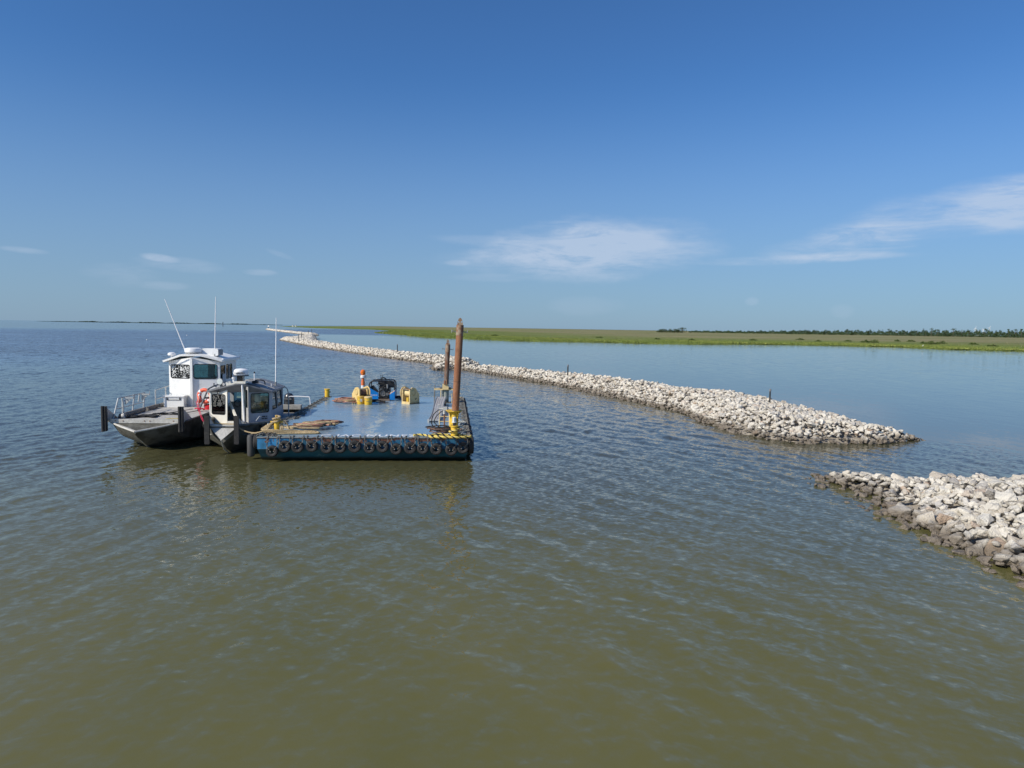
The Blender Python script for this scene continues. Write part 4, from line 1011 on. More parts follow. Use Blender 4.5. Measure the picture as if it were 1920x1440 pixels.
# ---- slotted walkway ramp
ax_, ay_ = bl(813.5, 792, DZ); tx_, ty_ = bl(828, 747, DZ + .42)
root = thing('slotted_ramp', bw(ax_, ay_, DZ), B_YAW, 'grey slotted steel walkway ramp lying on deck left of the spuds', 'ramp')
dx, dy = tx_ - ax_, ty_ - ay_
def rpt(u, v, dz=0):     # u along 0..1, v across metres
    L = math.hypot(dx, dy); ex, ey = dx / L, dy / L
    bow = .035 * math.sin(u * math.pi * 2)
    return (dx * u + ey * v + ey * bow, dy * u - ex * v - ex * bow, .10 + .42 * u ** 1.3 + dz)
for v in (-.28, .28):
    s = MB(); K = 14
    for k in range(K):
        a0, a1 = Vector(rpt(k / K, v)), Vector(rpt((k + 1) / K, v))
        vs = [a0 + Vector((q, 0, h)) for q in (-.02, .02) for h in (-.08, .05)] + [a1 + Vector((q, 0, h)) for q in (-.02, .02) for h in (-.08, .05)]
        s.add(vs, [(0, 1, 5, 4), (2, 6, 7, 3), (1, 3, 7, 5), (0, 4, 6, 2), (0, 2, 3, 1), (4, 5, 7, 6)], False)
    s.build('side_rail', M_ALU, root)
for j in range(4):
    v0 = -.245 + j * .128; s = MB(); K = 26
    for k in range(K):
        u0, u1 = (k + .12) / K, (k + .74) / K
        vs = [Vector(rpt(u, v, h)) for u in (u0, u1) for v in (v0, v0 + .105) for h in (0, .02)]
        s.add(vs, [(0, 1, 3, 2), (4, 6, 7, 5), (0, 4, 5, 1), (2, 3, 7, 6), (1, 5, 7, 3), (0, 2, 6, 4)], False)
    for q in (0, .09):
        K2 = 13
        for k in range(K2):
            vs = [Vector(rpt(u, v, h)) for u in (k / K2, (k + 1) / K2) for v in (v0 + q, v0 + q + .016) for h in (.002, .022)]
            s.add(vs, [(0, 1, 3, 2), (4, 6, 7, 5), (0, 4, 5, 1), (2, 3, 7, 6), (1, 5, 7, 3), (0, 2, 6, 4)], False)
    s.build('tread_strip', M_TREAD, root)
s = MB(); s.bx(-.33, -.25, -.05, .02, 0, .16); s.bx(.22, .30, -.05, .02, 0, .16); s.bx(-.25, .22, -.04, .0, .10, .15); s.build('foot', M_LTGREY, root)
s = MB(); s.bx(dx - .35, dx + .3, dy - .12, dy + .0, .0, .40); s.build('prop_block', M_WOOD, root)

# ---- winches
def winch(px, py, flip, label, m1, m2):
    x, y = bl(px, py, DZ); root = thing('deck_winch', bw(x, y, DZ), B_YAW + flip * R(36), label, 'winch', 'yellow deck winches')
    f = flip
    side = [(-.48, 0), (.50, 0), (.50, .60), (.10, 1.02), (-.22, 1.08), (-.48, .92)]
    for xx in (-.36, .24):
        s = MB(); s.prism(side, (xx * f, 0, 0), (0, 1, 0), (0, 0, 1), (f, 0, 0), .06); pl = s.build('side_plate', m1, root)
        o = xx if xx < 0 else xx + .06; d_ = -1 if xx < 0 else 1
        s = MB(); s.lathe([(0, .035), (.15, .03), (.17, .0), (.19, .0), (.19, .02), (.20, .02), (.20, -.001)], 20, (o * f, -.1, .74), (d_ * f, 0, 0)); s.build('bearing', m1, pl)
        s = MB(); s.box(((o + d_ * .015) * f, .12, .32), (.025, .16, .03), Matrix.Rotation(.8, 3, 'X')); s.build('bracket', M_ENG, pl)
    s = MB(); s.cyl((-.30 * f, -.1, .70), (.24 * f, -.1, .70), .25, 20); s.build('drum', M_ROPEB if f > 0 else m1, root)
    s = MB(); s.lathe([(0, 0), (.40, 0), (.42, .03), (.40, .06), (.25, .06), (.22, .03), (0, .03)], 28, (.34 * f, -.15, .70), (f, 0, 0)); s.build('flange_disc', m1, root)
    s = MB(); s.bx(-.36 * f, .30 * f, -.50, .52, .0, .09); s.bx(-.30 * f, .24 * f, -.49, -.44, .09, .16); s.build('base_frame', m1, root)
    s = MB(); s.cyl((-.12 * f, -.35, .12), (-.12 * f, -.35, .42), .11, 14); s.build('motor', M_YEL2, root)
    s = MB(); s.bx(-.36 * f, .26 * f, -.44, -.38, .93, 1.0); s.build('tie_bar', m2, root)
    s = MB(); s.box((.30 * f, .3, .12), (.22, .3, .2)); s.build('gearbox', M_ENG, root)
    return root
M_WIN1 = M_CREAM
winch(676.5, 756, 1, 'pale yellow deck winch behind two yellow buckets, orange beacon beside it', mat('winch_yellow', (.74, .55, .23), (.66, .46, .16), 3, .5, .7, rough=.45, alt2=(.22, .12, .06), scale2=9, lo2=.66, hi2=.70), M_CREAM)
winch(769, 756.5, -1, 'weathered yellow deck winch standing alone right of the blue power unit', M_CREAM, M_RUST2)
# ---- buckets
for i, (px, py, lb, rr_, hh) in enumerate([(676.5, 757.5, 'left one of two yellow buckets in front of the winch', .235, .48), (690.5, 758.5, 'right one of two yellow buckets in front of the winch, with a dirty lid', .25, .48)]):
    x, y = bl(px, py, DZ); root = thing('bucket', bw(x, y, DZ), B_YAW, lb, 'bucket', 'yellow buckets on the barge deck')
    s = MB(); s.lathe([(0, 0), (rr_ * .92, 0), (rr_ * .93, .02), (rr_, hh), (0, hh)], 22); s.build('pail', M_YEL2, root)
    s = MB(); s.lathe([(rr_ * 1.0, hh - .05), (rr_ * 1.04, hh - .05), (rr_ * 1.04, hh + .02), (rr_ * .9, hh + .04), (0, hh + .04)], 22); s.build('lid', M_YEL if i == 0 else M_CREAM, root)
    s = MB(); s.tube([(rr_ * 1.03 * math.cos(a), -rr_ * .3 - rr_ * .7 * math.sin(a), hh - .08 - .18 * math.sin(a)) for a in [math.pi * j / 8 for j in range(9)]], .008, 5); s.build('handle', M_STEEL, root)
    if i == 0:
        s = MB(); s.prism([(-.07, -.09), (.07, -.09), (.07, .09), (-.07, .09)], (.05, -rr_ * .985, .26), (1, .12, 0), (0, 0, 1), (0, -1, 0), .01); s.build('paper_tag', M_LTGREY, root)
# ---- yellow short bollard at the far left, beacon
x, y = bl(613.5, 744.5, DZ); root = thing('deck_bollard', bw(x, y, DZ), B_YAW, 'small round yellow bollard alone at the far left of the deck', 'bollard')
s = MB(); s.lathe([(0, 0), (.17, 0), (.165, .10), (.165, .50), (.20, .52), (.20, .58), (.0, .60)], 20); s.build('bollard_tube', M_YEL2, root)
s = MB(); s.tube([(-.24, 0, .36), (.24, 0, .36)], .03, 8); s.build('cross_pin', M_RUST, root)
x, y = bl(677.5, 753, DZ); root = thing('warning_beacon', bw(x, y + .9, DZ), B_YAW, 'orange and white striped delineator post topped by an amber warning light', 'beacon')
kz = at(677, 693, depth=bw(x, y + .9, 0).y).z - DZ
s = MB(); s.lathe([(0, 0), (.3, 0), (.28, .06), (.13, .1), (.12, kz - .75), (0, kz - .75)], 18); s.build('delineator_tube', M_ORANGE, root)
s = MB(); s.lathe([(.124, kz - 1.25), (.127, kz - 1.25), (.127, kz - 1.05), (.124, kz - 1.05)], 18, closed=True); s.build('reflective_band', mat('reflective_white', (.75, .78, .78), rough=.3), root)
s = MB(); s.lathe([(0, kz - .56), (.14, kz - .56), (.17, kz - .54), (.17, kz - .40), (.12, kz - .37), (0, kz - .37)], 18); s.build('lamp_base', M_WHITE, root)
s = MB(); s.cyl((0, 0, kz - .76), (0, 0, kz - .55), .09, 12); s.build('neck', M_ORANGE, root)
s = MB(); s.lathe([(.09, kz - .37), (.15, kz - .30), (.17, kz - .18), (.14, kz - .06), (.07, kz), (0, kz + .01)], 18); s.build('amber_dome', M_AMBER, root)
s = MB(); s.tube(smooth([(.13, -.02, kz - .3), (.2, -.02, kz - .6), (.19, 0, kz - 1.2), (.16, 0, kz - 1.4)], 4), .012, 5); s.build('cable', M_CHW, root)
# ---- hydraulic power unit
x, y = bl(716, 751, DZ); root = thing('hydraulic_power_unit', bw(x, y, DZ), B_YAW, 'blue hydraulic power unit with a black roll frame and exposed engine', 'power unit')
root.scale = (.84, .84, .84)
W2, H2, D2 = 1.0, 1.72, 1.5
for yy in (0.0, D2):
    s = MB(); s.tube(smooth([(-W2, yy, .2), (-W2, yy, 1.0), (-W2 * .98, yy, 1.32), (-W2 * .80, yy, 1.52), (-W2 * .4, yy, 1.56), (W2 * .5, yy, 1.56), (W2 * .86, yy, 1.52), (W2 * .98, yy, 1.36), (W2, yy, 1.0), (W2, yy, .2)], 4), .05, 8); s.build('roll_frame', M_ENG, root)
for xx in (-W2 * .6, W2 * .1, W2 * .6): s = MB(); s.tube([(xx, 0, 1.56), (xx, D2, 1.56)], .045, 8); s.build('frame_crossbar', M_ENG, root)
M_WTXT = mat('white_print', (.75, .78, .8), rough=.5, grime=0)
s = MB(); s.prism([(-W2 - .02, .12), (-.28, .12), (-.28, .62), (-W2 - .02, 1.05)], (0, -.09, 0), (1, 0, 0), (0, 0, 1), (0, 1, 0), .05); lp = s.build('cowl_panel', M_PBLUE, root)
text_mesh('lettering', 'Enerpac', .17, M_WTXT, lp, (-.62, -.096, .45), (1, 0, 0), (0, 0, 1), .002)
s = MB(); s.prism([(.62, .05), (W2 + .02, .05), (W2 + .02, .78), (.62, .5)], (0, -.09, 0), (1, 0, 0), (0, 0, 1), (0, 1, 0), .05); s.build('cowl_panel', M_PBLUE, root)
for xx in (-W2 - .02, W2 - .02): s = MB(); s.bx(xx, xx + .04, -.04, D2, .1, .8); s.build('cowl_side', M_PBLUE, root)
s = MB(); s.prism([(.62, .5), (W2 + .02, .78), (W2 + .02, .86), (.62, .62)], (0, -.092, 0), (1, 0, 0), (0, 0, 1), (0, 1, 0), .05); s.build('warning_label', mat('label_paper', (.7, .62, .52), (.55, .2, .1), 9, rough=.5), root)
s = MB(); s.bx(-.26, .60, .1, D2 - .1, .15, 1.05); s.bx(-.2, .5, .25, D2 - .3, 1.05, 1.28); s.bx(.30, .95, .3, .9, 1.02, 1.50); s.build('engine_block', M_ENG, root)
r_ = random.Random(5)
M_ENG2 = mat('bare_engine_metal', (.24, .24, .235), (.12, .11, .10), 9, rough=.4, metal=.5)
s = MB()
for k in range(26): s.box((r_.uniform(-.24, .56), .1 - r_.uniform(0, .07), r_.uniform(.25, 1.2)), (r_.uniform(.03, .14), .08, r_.uniform(.02, .10)), Matrix.Rotation(r_.uniform(-.5, .5), 3, 'Y'))
s.build('engine_fittings', M_ENG2, root)
s = MB()
for k in range(12):
    a = (r_.uniform(-.7, .9), r_.uniform(-.02, .2), r_.uniform(.3, 1.4)); c_ = (r_.uniform(-.3, .7), r_.uniform(-.05, .2), r_.uniform(.3, 1.4)); mid = ((a[0] + c_[0]) / 2, r_.uniform(-.1, .05), (a[2] + c_[2]) / 2 + r_.uniform(-.2, .25))
    s.tube(smooth([a, mid, c_], 5), .022, 6)
s.build('engine_hoses', M_BLACK, root)
s = MB(); s.lathe([(0, .05), (.06, .06), (.07, .0), (.17, 0), (.17, .03), (.19, .04), (.20, 0), (.22, 0), (.22, -.05), (0, -.05)], 22, (.08, .02, .55), (0, -1, 0)); s.build('flywheel', M_ENG2, root)
s = MB(); s.lathe([(0, .04), (.10, .03), (.12, 0), (0, 0)], 16, (.42, .04, .5), (0, -1, 0)); s.build('pulley', M_ENG2, root)
s = MB(); s.cyl((.42, .05, .98), (.42, .05, 1.3), .07, 12); s.build('oil_filter', M_ALU, root)
s = MB(); s.cyl((-.35, .6, 1.35), (.4, .6, 1.35), .13, 14); s.tube(smooth([(-.1, .5, 1.5), (-.1, .5, 1.75), (.15, .5, 1.78), (.35, .5, 1.6)], 4), .05, 8); s.build('air_cleaner', M_ENG, root)
for xx in (-.12, .02): s = MB(); s.tube([(xx, .4, 1.5), (xx, .4, 1.98)], .018, 6); s.box((xx, .4, 2.0), (.08, .05, .04)); s.build('lift_latch', M_ENG, root)
s = MB(); s.prism([(-.95, .95), (-.35, .62), (-.35, .75), (-.7, 1.2), (-.95, 1.1)], (0, .12, 0), (1, 0, 0), (0, 0, 1), (0, 1, 0), .5); s.build('control_panel', M_ENG, root)
s = MB(); s.bx(-.25, .62, -.14, .0, .0, .14); s.bx(-.9, .9, D2 - .2, D2, 0, .14); s.build('timber_skid', M_WOOD, root)
s = MB(); s.bx(-.95, -.3, -.03, .1, 0, .12); s.bx(.66, .95, -.03, .1, 0, .1); s.build('steel_skid', M_ENG, root)
# black hose coil right of it, red hose left
def coil(px, py, rx, ry, n, rad, label, mm, seed, name='hose_pile', cat='hose', zz=.03):
    x, y = bl(px, py, DZ); root = thing(name, bw(x, y, DZ), B_YAW, label, cat)
    for k, m_ in enumerate(mm):
        s = MB(); s.tube(smooth(loops(rnd.uniform(-.1, .1), rnd.uniform(-.1, .1), n, rx * rnd.uniform(.75, 1), ry * rnd.uniform(.7, 1), zz + rad * 2 * k, seed + k), 3), rad, 6); s.build('hose_coil' if cat == 'hose' else 'rope_coil', m_, root)
    return root
coil(748, 748.5, .45, .5, 2, .03, 'black hose coiled just right of the blue power unit', [M_BLACK, M_BLACK], 61)
coil(655, 755.5, .85, .55, 3, .035, 'faded red and tan hoses piled left of the winch', [M_PINKR, M_ROPE, M_PINKR], 62)
coil(706, 757, .5, .25, 1, .035, 'dark hoses lying on deck in front of the power unit', [M_BLACK, M_BLACK], 63)
# ---- front left: bollard wrapped in tan rope, rope heap
bx_, by_ = bl(519, 812, DZ)
root = thing('deck_bollard', bw(bx_, by_, DZ), B_YAW, 'yellow bollard at the front left corner, wound thickly with tan rope', 'bollard')
s = MB(); s.cyl((0, 0, 0), (0, 0, .66), .13, 20); s.build('bollard_tube', M_YEL2, root)
s = MB(); s.tube([(-.28, 0, .52), (.28, 0, .52)], .04, 8); s.build('cross_pin', M_YEL2, root)
s = MB(); s.cyl((-.02, 0, .66), (-.02, 0, .82), .025, 8); s.build('top_pin', M_YEL2, root)
root = thing('mooring_rope', bw(bx_, by_, DZ), B_YAW, 'thick tan rope wound round the front left bollard and trailing along the deck edge', 'rope')
rope_strands(smooth([((.17 + .02 * math.sin(a * 1.3)) * math.cos(a * .7), (.17 + .02 * math.sin(a)) * math.sin(a * .7), .45 + .016 * a) for a in range(0, 22)], 3), .045, .2, (M_ROPE,) * 3, root)
for k in range(5):
    q = .10 * k
    rope_strands(smooth([(-.16, -.05, .5), (-.30 - q * .5, -.18, .30), (-.42 - q * .4, -.3, .08 + .03 * k), (-.1, -.34 - q * .3, .05 + .03 * k), (.25, -.32 - q * .2, .06 + .03 * k), (.3 - q * .2, -.1, .25), (.2, 0, .5)], 5), .045, .2, (M_ROPE,) * 3, root)
rope_strands(smooth([(.16, 0, .58), (.36, .0, .56), (.52, .05, .30), (.62, .1, .05), (.9, .2, .05), (1.3, .1, .05)], 5), .03, .2, (M_ROPE,) * 3, root)
for k in range(3):
    rope_strands(smooth([(-.4, -.38 - .03 * k, .06 + .07 * k), (.2, -.48, .05 + .07 * k), (.9, -.38 + .06 * k, .05 + .05 * k), (1.5, -.34 + .1 * k, .05), (1.95 - .2 * k, -.25 + .12 * k, .05), (1.7, .05, .06), (1.2, .1, .07)], 6), .045, .2, (M_ROPE,) * 3, root)
x, y = bl(572, 806.5, DZ)
root = thing('rope_pile', bw(x, y, DZ), B_YAW, 'heap of brown and tan ropes on deck right of the wrapped bollard', 'rope')
for k in range(5):
    mm = (M_ROPE, M_ROPEB, M_ROPE, M_PINKR, M_ROPE)[k]
    s = MB(); s.tube(smooth(loops(-.35 + .25 * k, .1 * k, 2, .7 - .05 * k, .24, .05 + .035 * k, 80 + k, .4), 3), .04, 6); s.build('rope_coil', mm, root)
x, y = bl(600, 801, DZ)
root = thing('rope_pile', bw(x, y, DZ), B_YAW, 'flatter heap of dark brown rope reaching farthest right across the front deck', 'rope')
for k in range(4):
    mm = (M_ROPEB, M_ROPE, M_PINKR, M_ROPEB)[k]
    s = MB(); s.tube(smooth(loops(-.2 + .15 * k, .15 * k, 2, .8 - .1 * k, .3, .05 + .03 * k, 90 + k, .3), 3), .035, 6); s.build('rope_coil', mm, root)
# ================================================================= WORKBOATS
M_BWHITE = mat('boat_white_paint', (.84, .84, .81), (.70, .69, .65), 2.5, .55, .75, rough=.32, grime=.05, alt2=(.45, .36, .26), scale2=16, lo2=.74, hi2=.78)
M_BWHITE2 = mat('boat_cream_paint', (.80, .77, .67), (.64, .61, .52), 3, .5, .75, rough=.4, grime=.06, alt2=(.40, .33, .24), scale2=14, lo2=.72, hi2=.77)
M_BALU = mat('bare_aluminium_hull', (.46, .45, .42), (.34, .33, .30), 2.2, .42, .62, rough=.55, metal=.1, bump=.02, bscale=6, alt2=(.12, .10, .07), scale2=7, lo2=.64, hi2=.70)
M_BALUD = mat('dark_aluminium_hull', (.135, .132, .112), (.07, .066, .05), 2.0, .42, .62, rough=.6, metal=.05, bump=.02, bscale=6, alt2=(.20, .19, .17), scale2=9, lo2=.66, hi2=.70)
M_BALUL = mat('scraped_aluminium', (.62, .60, .54), (.46, .44, .39), 6, .45, .65, rough=.5, metal=.2, alt2=(.16, .12, .08), scale2=13, lo2=.64, hi2=.70)
M_BDECK = mat('nonskid_deck', (.47, .455, .42), (.36, .345, .315), 3, .45, .65, rough=.85, bump=.01, bscale=80)
M_GREYCAB = mat('grey_cabin_paint', (.43, .46, .50), (.36, .39, .43), 2, .5, .7, rough=.4, grime=.06)
M_DKROOF = mat('dark_grey_roof', (.20, .21, .225), (.15, .155, .165), 2, .45, .65, rough=.5)
M_FOAM = mat('grey_fender_roll', (.23, .21, .18), (.16, .145, .125), 5, rough=.85)
M_INT = mat('cabin_interior', (.13, .14, .14), (.17, .17, .16), 4, rough=.7)
M_RED = mat('red_rope', (.55, .02, .06), rough=.7); M_REDC = mat('red_plastic', (.62, .02, .03), rough=.4)
M_RING = mat('lifebuoy_orange', (.85, .11, .045), (.78, .16, .08), 6, rough=.5)
M_CLOTH = mat('black_cloth', (.012, .012, .013), rough=.95)
M_RAIL = mat('rail_grey', (.50, .51, .50), (.40, .40, .38), 6, rough=.4, metal=.2)
M_RAILD = mat('rail_dark', (.16, .165, .17), (.12, .12, .12), 6, rough=.5)
M_RADAR = mat('radome_white', (.82, .82, .82), rough=.3, grime=.03)
M_DARKTXT = mat('dark_print', (.04, .045, .05), rough=.5, grime=0)
def glass_mat(name, tint, refl, dens):
    m, g, b = newmat(name); m.node_tree.nodes.remove(b)
    tr = g.n('ShaderNodeBsdfTransparent', {0: (*tint, 1)}); gl = g.n('ShaderNodeBsdfGlossy', {0: (1, 1, 1, 1), 'Roughness': .03})
    fr = g.n('ShaderNodeFresnel', {'IOR': refl})
    mx = g.n('ShaderNodeMixShader', {0: fr.outputs[0], 1: tr.outputs[0], 2: gl.outputs[0]})
    out = mx.outputs[0]
    if dens:
        co = g.n('ShaderNodeTexCoord').outputs['Object']
        nz = g.noise(co, 15, 5, .65, .8); big = g.noise(co, 2.2, 3, .5)
        d = g.n('ShaderNodeBsdfDiffuse', {0: (.82, .84, .82, 1)})
        dk = g.n('ShaderNodeBsdfDiffuse', {0: (.012, .014, .016, 1)})
        m0 = g.n('ShaderNodeMixShader', {0: g.ramp(big, .35, .5, .95, .55), 1: out, 2: dk.outputs[0]})
        sp = g.math('MULTIPLY', g.ramp(g.math('ADD', nz, g.math('MULTIPLY', g.math('SUBTRACT', big, .5), -.35)), .53, .555), 1)  # white speckles: sun glints on the blistered film, painted in as colour
        m2 = g.n('ShaderNodeMixShader', {0: sp, 1: m0.outputs[0], 2: d.outputs[0]}); out = m2.outputs[0]
    g.set(m.node_tree.nodes['Material Output'].inputs[0], out); return m
M_GLASS = glass_mat('tinted_glass', (.62, .76, .74), 1.6, 0); M_GLASSF = glass_mat('blistered_film_glint_glass', (.3, .38, .38), 1.5, 1)
M_GASKET = mat('window_gasket', (.015, .016, .018), rough=.5, grime=0)

def windowed(name, outer, wins, o, u, v, n, th, m, parent, glass=None, gm=None):
    """a wall panel with rounded window openings; every window is a part: gasket with its pane as sub-part"""
    o, u, v, n = map(Vector, (o, u, v, n)); u.normalize(); n.normalize(); v.normalize()
    rr = [rrect(*w[:4], w[4] if len(w) > 4 else .07) for w in wins]
    s = MB(); s.panel(outer, [r[::-1] for r in rr], o, u, v, n, -th); wl = s.build(name, m, parent)
    for k, w in enumerate(wins):
        out_ = rrect(w[0] - .025, w[1] + .025, w[2] - .025, w[3] + .025, (w[4] if len(w) > 4 else .07) + .02); in_ = rrect(w[0] + .015, w[1] - .015, w[2] + .015, w[3] - .015, .06)
        s = MB(); s.panel(out_, [in_[::-1]], o + n * .012, u, v, n, -.02); ga = s.build('window', M_GASKET, parent)
        g_ = gm[k] if gm else M_GLASS
        if g_ is not None:
            s = MB(); s.panel(rrect(w[0] - .005, w[1] + .005, w[2] - .005, w[3] + .005, .07), [], o - n * .02, u, v, n, -.006); s.build('pane', g_, ga)
    return wl
def hull(stations, name, m, parent, top=True):
    """stations: (y, half deck, z deck, half chine, z chine, z keel)"""
    vs = []; fs = []
    for y, w, zd, c, zc, zk in stations: vs += [(-w, y, zd), (-c, y, zc), (0, y, zk), (c, y, zc), (w, y, zd)]
    n = len(stations)
    for i in range(n - 1):
        for k in range(4): fs.append((i * 5 + k, i * 5 + k + 1, (i + 1) * 5 + k + 1, (i + 1) * 5 + k))
        if top: fs.append((i * 5 + 4, i * 5, (i + 1) * 5, (i + 1) * 5 + 4))
    fs.append(tuple(range(5))); fs.append(tuple((n - 1) * 5 + k for k in range(5))[::-1])
    s = MB(); s.add(vs, fs, False); return s.build(name, m, parent)
def tubes(parent, name, m, lst, r, seg=8):
    for pts in lst: s = MB(); s.tube(pts, r, seg); s.build(name, m, parent)
def life_ring(world, rz, tiltx, label, Rr=.38):
    root = thing('life_ring', world, rz, label, 'life ring'); root.rotation_euler = (tiltx, 0, rz)
    s = MB(); P = [(Rr * .8 * math.cos(a), 0, Rr * .8 * math.sin(a)) for a in [2 * math.pi * j / 32 for j in range(32)]]; s.tube(P, Rr * .24, 12, closed=True); s.build('ring', M_RING, root)
    for k in range(4):
        a0 = R(45 + 90 * k); s = MB(); s.tube([(Rr * .8 * math.cos(a0 + d), 0, Rr * .8 * math.sin(a0 + d)) for d in (-.16, -.08, 0, .08, .16)], Rr * .25, 12); s.build('reflective_band', M_RADAR, root)
    s = MB(); s.tube([(Rr * 1.08 * math.cos(a), -.02 + .015 * math.sin(a * 8), Rr * 1.08 * math.sin(a)) for a in [2 * math.pi * j / 40 for j in range(40)]], .012, 5, closed=True); s.build('grab_line', M_RADAR, root)
    return root
def sag(a, b_, d, n=14):
    a, b_ = Vector(a), Vector(b_); return [a.lerp(b_, t / n) - Vector((0, 0, d * 4 * (t / n) * (1 - t / n))) for t in range(n + 1)]

# ---------------------------------------------------------------- large white workboat
Y1 = R(4.5); O1 = Vector((-17.75, 34.1, 0))
boat = thing('workboat', O1, Y1, 'large white-cabined aluminium workboat with a flat open bow deck, farthest left', 'boat')
def w1_(x, y, z): return O1 + Matrix.Rotation(Y1, 3, 'Z') @ Vector((x, y, z))
ZD = 1.30
hull([(-1.05, .02, .95, .02, .92, .80), (-.5, .80, 1.08, .62, .80, .45), (.0, 1.52, 1.20, 1.18, .72, .15), (1.0, 1.64, 1.24, 1.45, .42, -.2), (2.6, 1.75, 1.26, 1.62, .12, -.45), (5, 1.82, 1.26, 1.70, .0, -.5), (12.4, 1.82, 1.26, 1.72, .0, -.5)], 'hull', M_BALUD, boat)
s = MB(); s.add([(-1.50, .10, 1.225), (0, -1.0, .965), (1.50, .10, 1.225), (0, .10, 1.18)], [(0, 1, 3), (1, 2, 3)], False)
s.add([(-1.50, .10, 1.20), (0, -1.0, .94), (1.50, .10, 1.20), (0, .10, 1.1)], [(3, 1, 0), (3, 2, 1)], False); s.build('bow_shelf', M_BALUL, boat)
for q in (-1, 1): s = MB(); s.tube([(q * 1.60, .08, 1.24), (q * .9, -.45, 1.10), (0, -1.08, .955)], .05, 8); s.build('rub_rail', M_BALUL, boat)
s = MB(); s.tube([(0, -1.08, .93), (.0, -.45, .45), (0, .1, .12), (0, 1.0, -.22)], .035, 8); s.build('stem_bar', M_BALUL, boat)
s = MB(); s.bx(-1.62, 1.62, -.02, .10, 1.22, 1.42); s.build('bow_beam', M_BALUL, boat)
for x in (-1.35, -1.0, .0, .25, 1.35): s = MB(); s.cyl((x, -.022, 1.33), (x, -.04, 1.33), .028, 8); s.build('bow_bolt', M_RUST, boat)
s = MB(); s.bx(-1.80, 1.80, .10, 12.3, 1.262, 1.34); s.build('deck', M_BDECK, boat)
for q in (-1, 1):
    s = MB(); s.tube([(q * 1.80, .2, 1.28), (q * 1.84, 3, 1.30), (q * 1.84, 12.3, 1.30)], .05, 8); s.build('gunwale', M_BALUD, boat)
    s = MB(); s.bx(q * 1.78 - .07, q * 1.78 + .07, -.24, -.02, .86, 2.05); s.build('push_knee', M_ALU if False else M_BALUD, boat)
    s = MB(); s.tube([(q * 1.78 - .045, -.27, .84), (q * 1.78 - .045, -.27, 2.07)], .072, 10); s.tube([(q * 1.78 + .07, -.24, .86), (q * 1.78 + .07, -.24, 2.03)], .06, 10); s.build('knee_rubber', M_BLACK, boat)
    s = MB(); s.prism([(0, 1.34), (1.15, 1.34), (0, 1.98)], (q * 1.78 - .02, -.02, 0), (0, 1, 0), (0, 0, 1), (1, 0, 0), .04); s.build('knee_bracket', M_BALU, boat)
# fender rolls lying on the left gunwale
for a_, b_ in ((1.1, 3.7), (3.95, 5.3), (5.6, 7.2)):
    s = MB(); s.tube([(-1.60, a_, 1.44), (-1.60, b_, 1.45)], .12, 12); s.build('fender_roll', M_FOAM, boat)
# railings on the left
zt = 2.32
tubes(boat, 'rail_post', M_RAIL, [[(-1.72, .55, 1.34), (-1.66, 1.0, zt)], [(-1.72, 1.55, 1.34), (-1.72, 1.55, zt)], [(-1.5, 1.15, 1.34), (-1.5, 1.15, 2.12), (-1.5, 1.35, 2.2)], [(-1.72, 2.6, 1.34), (-1.66, 2.75, zt)], [(-1.72, 3.35, 1.9), (-1.70, 3.45, zt)], [(-1.72, 3.9, 1.34), (-1.68, 4.0, zt)], [(-1.72, 5.5, 1.34), (-1.72, 5.5, zt + .02)], [(-1.72, 6.9, 1.34), (-1.72, 6.9, zt + .1)]], .036)
tubes(boat, 'rail_bar', M_RAIL, [[(-1.66, 1.0, zt), (-1.70, 4.1, zt)], [(-1.72, .9, 1.80), (-1.72, 3.95, 1.82)], [(-1.72, 5.5, zt), (-1.72, 7.6, zt + .1)], [(-1.72, 5.5, 1.82), (-1.72, 7.4, 1.84)]], .027)
for yy, zz in ((1.6, 2.22), (3.5, 2.22)):
    s = MB(); s.prism([(0, 0), (.32, 0), (0, -.3)], (-1.62, yy, zz), (1, 0, 0), (0, 0, 1), (0, 1, 0), .02); s.bx(-1.62, -1.2, yy - .03, yy + .03, zz + .02, zz + .10); s.tube([(-1.2, yy, zz + .02), (-1.2, yy, zz + .26)], .018, 6); s.build('rail_bracket', M_RAIL, boat)
s = MB(); s.lathe([(.03, -.06), (.12, -.06), (.13, 0), (.12, .06), (.03, .06)], 14, (-1.32, .75, 1.48), (1, 0, .2), closed=True); s.build('wheel_fitting', M_LTGREY, boat)
s = MB(); s.box((-1.45, .95, 1.46), (.4, .5, .22), Matrix.Rotation(.3, 3, 'Z'), .7); s.build('bow_roller', M_ENG, boat)
# cabin
CZ = ZD + .04
M_C = boat
fl, fr_, ap = Vector((-1.40, 6.62, CZ)), Vector((1.42, 6.62, CZ)), Vector((-.02, 6.25, CZ))
hw = 2.62
def facet(a, b_, z0, zl, zr, wins, name, m, parent, gm=None, lean=0.0):
    u = (b_ - a); L = u.length; u.normalize(); v = Vector((0, 0, 1)); v = (v + Vector((0, lean, 0))).normalized(); n = u.cross(v)
    if n.y > 0 and abs(n.x) < .95: n = -n
    return windowed(name, [(0, z0), (L, z0), (L, zr), (0, zl)], wins, a, u, v, n, .05, m, parent, gm=gm), L
L_ = (ap - fl).length
facet(fl, ap, 0, 2.56, 2.80, [(.13, L_ - .10, 1.60, 2.36, .12)], 'front_wall_panel', M_BWHITE, M_C, [M_GLASSF])
facet(ap, fr_, 0, 2.80, 2.56, [(.12, L_ - .08, 1.58, 2.40, .12)], 'front_wall_panel', M_BWHITE, M_C)
s = MB(); s.bx(-.08, .05, 6.17, 6.26, CZ, CZ + 2.74); s.build('centre_pillar', M_BWHITE, M_C)
CL = 3.1
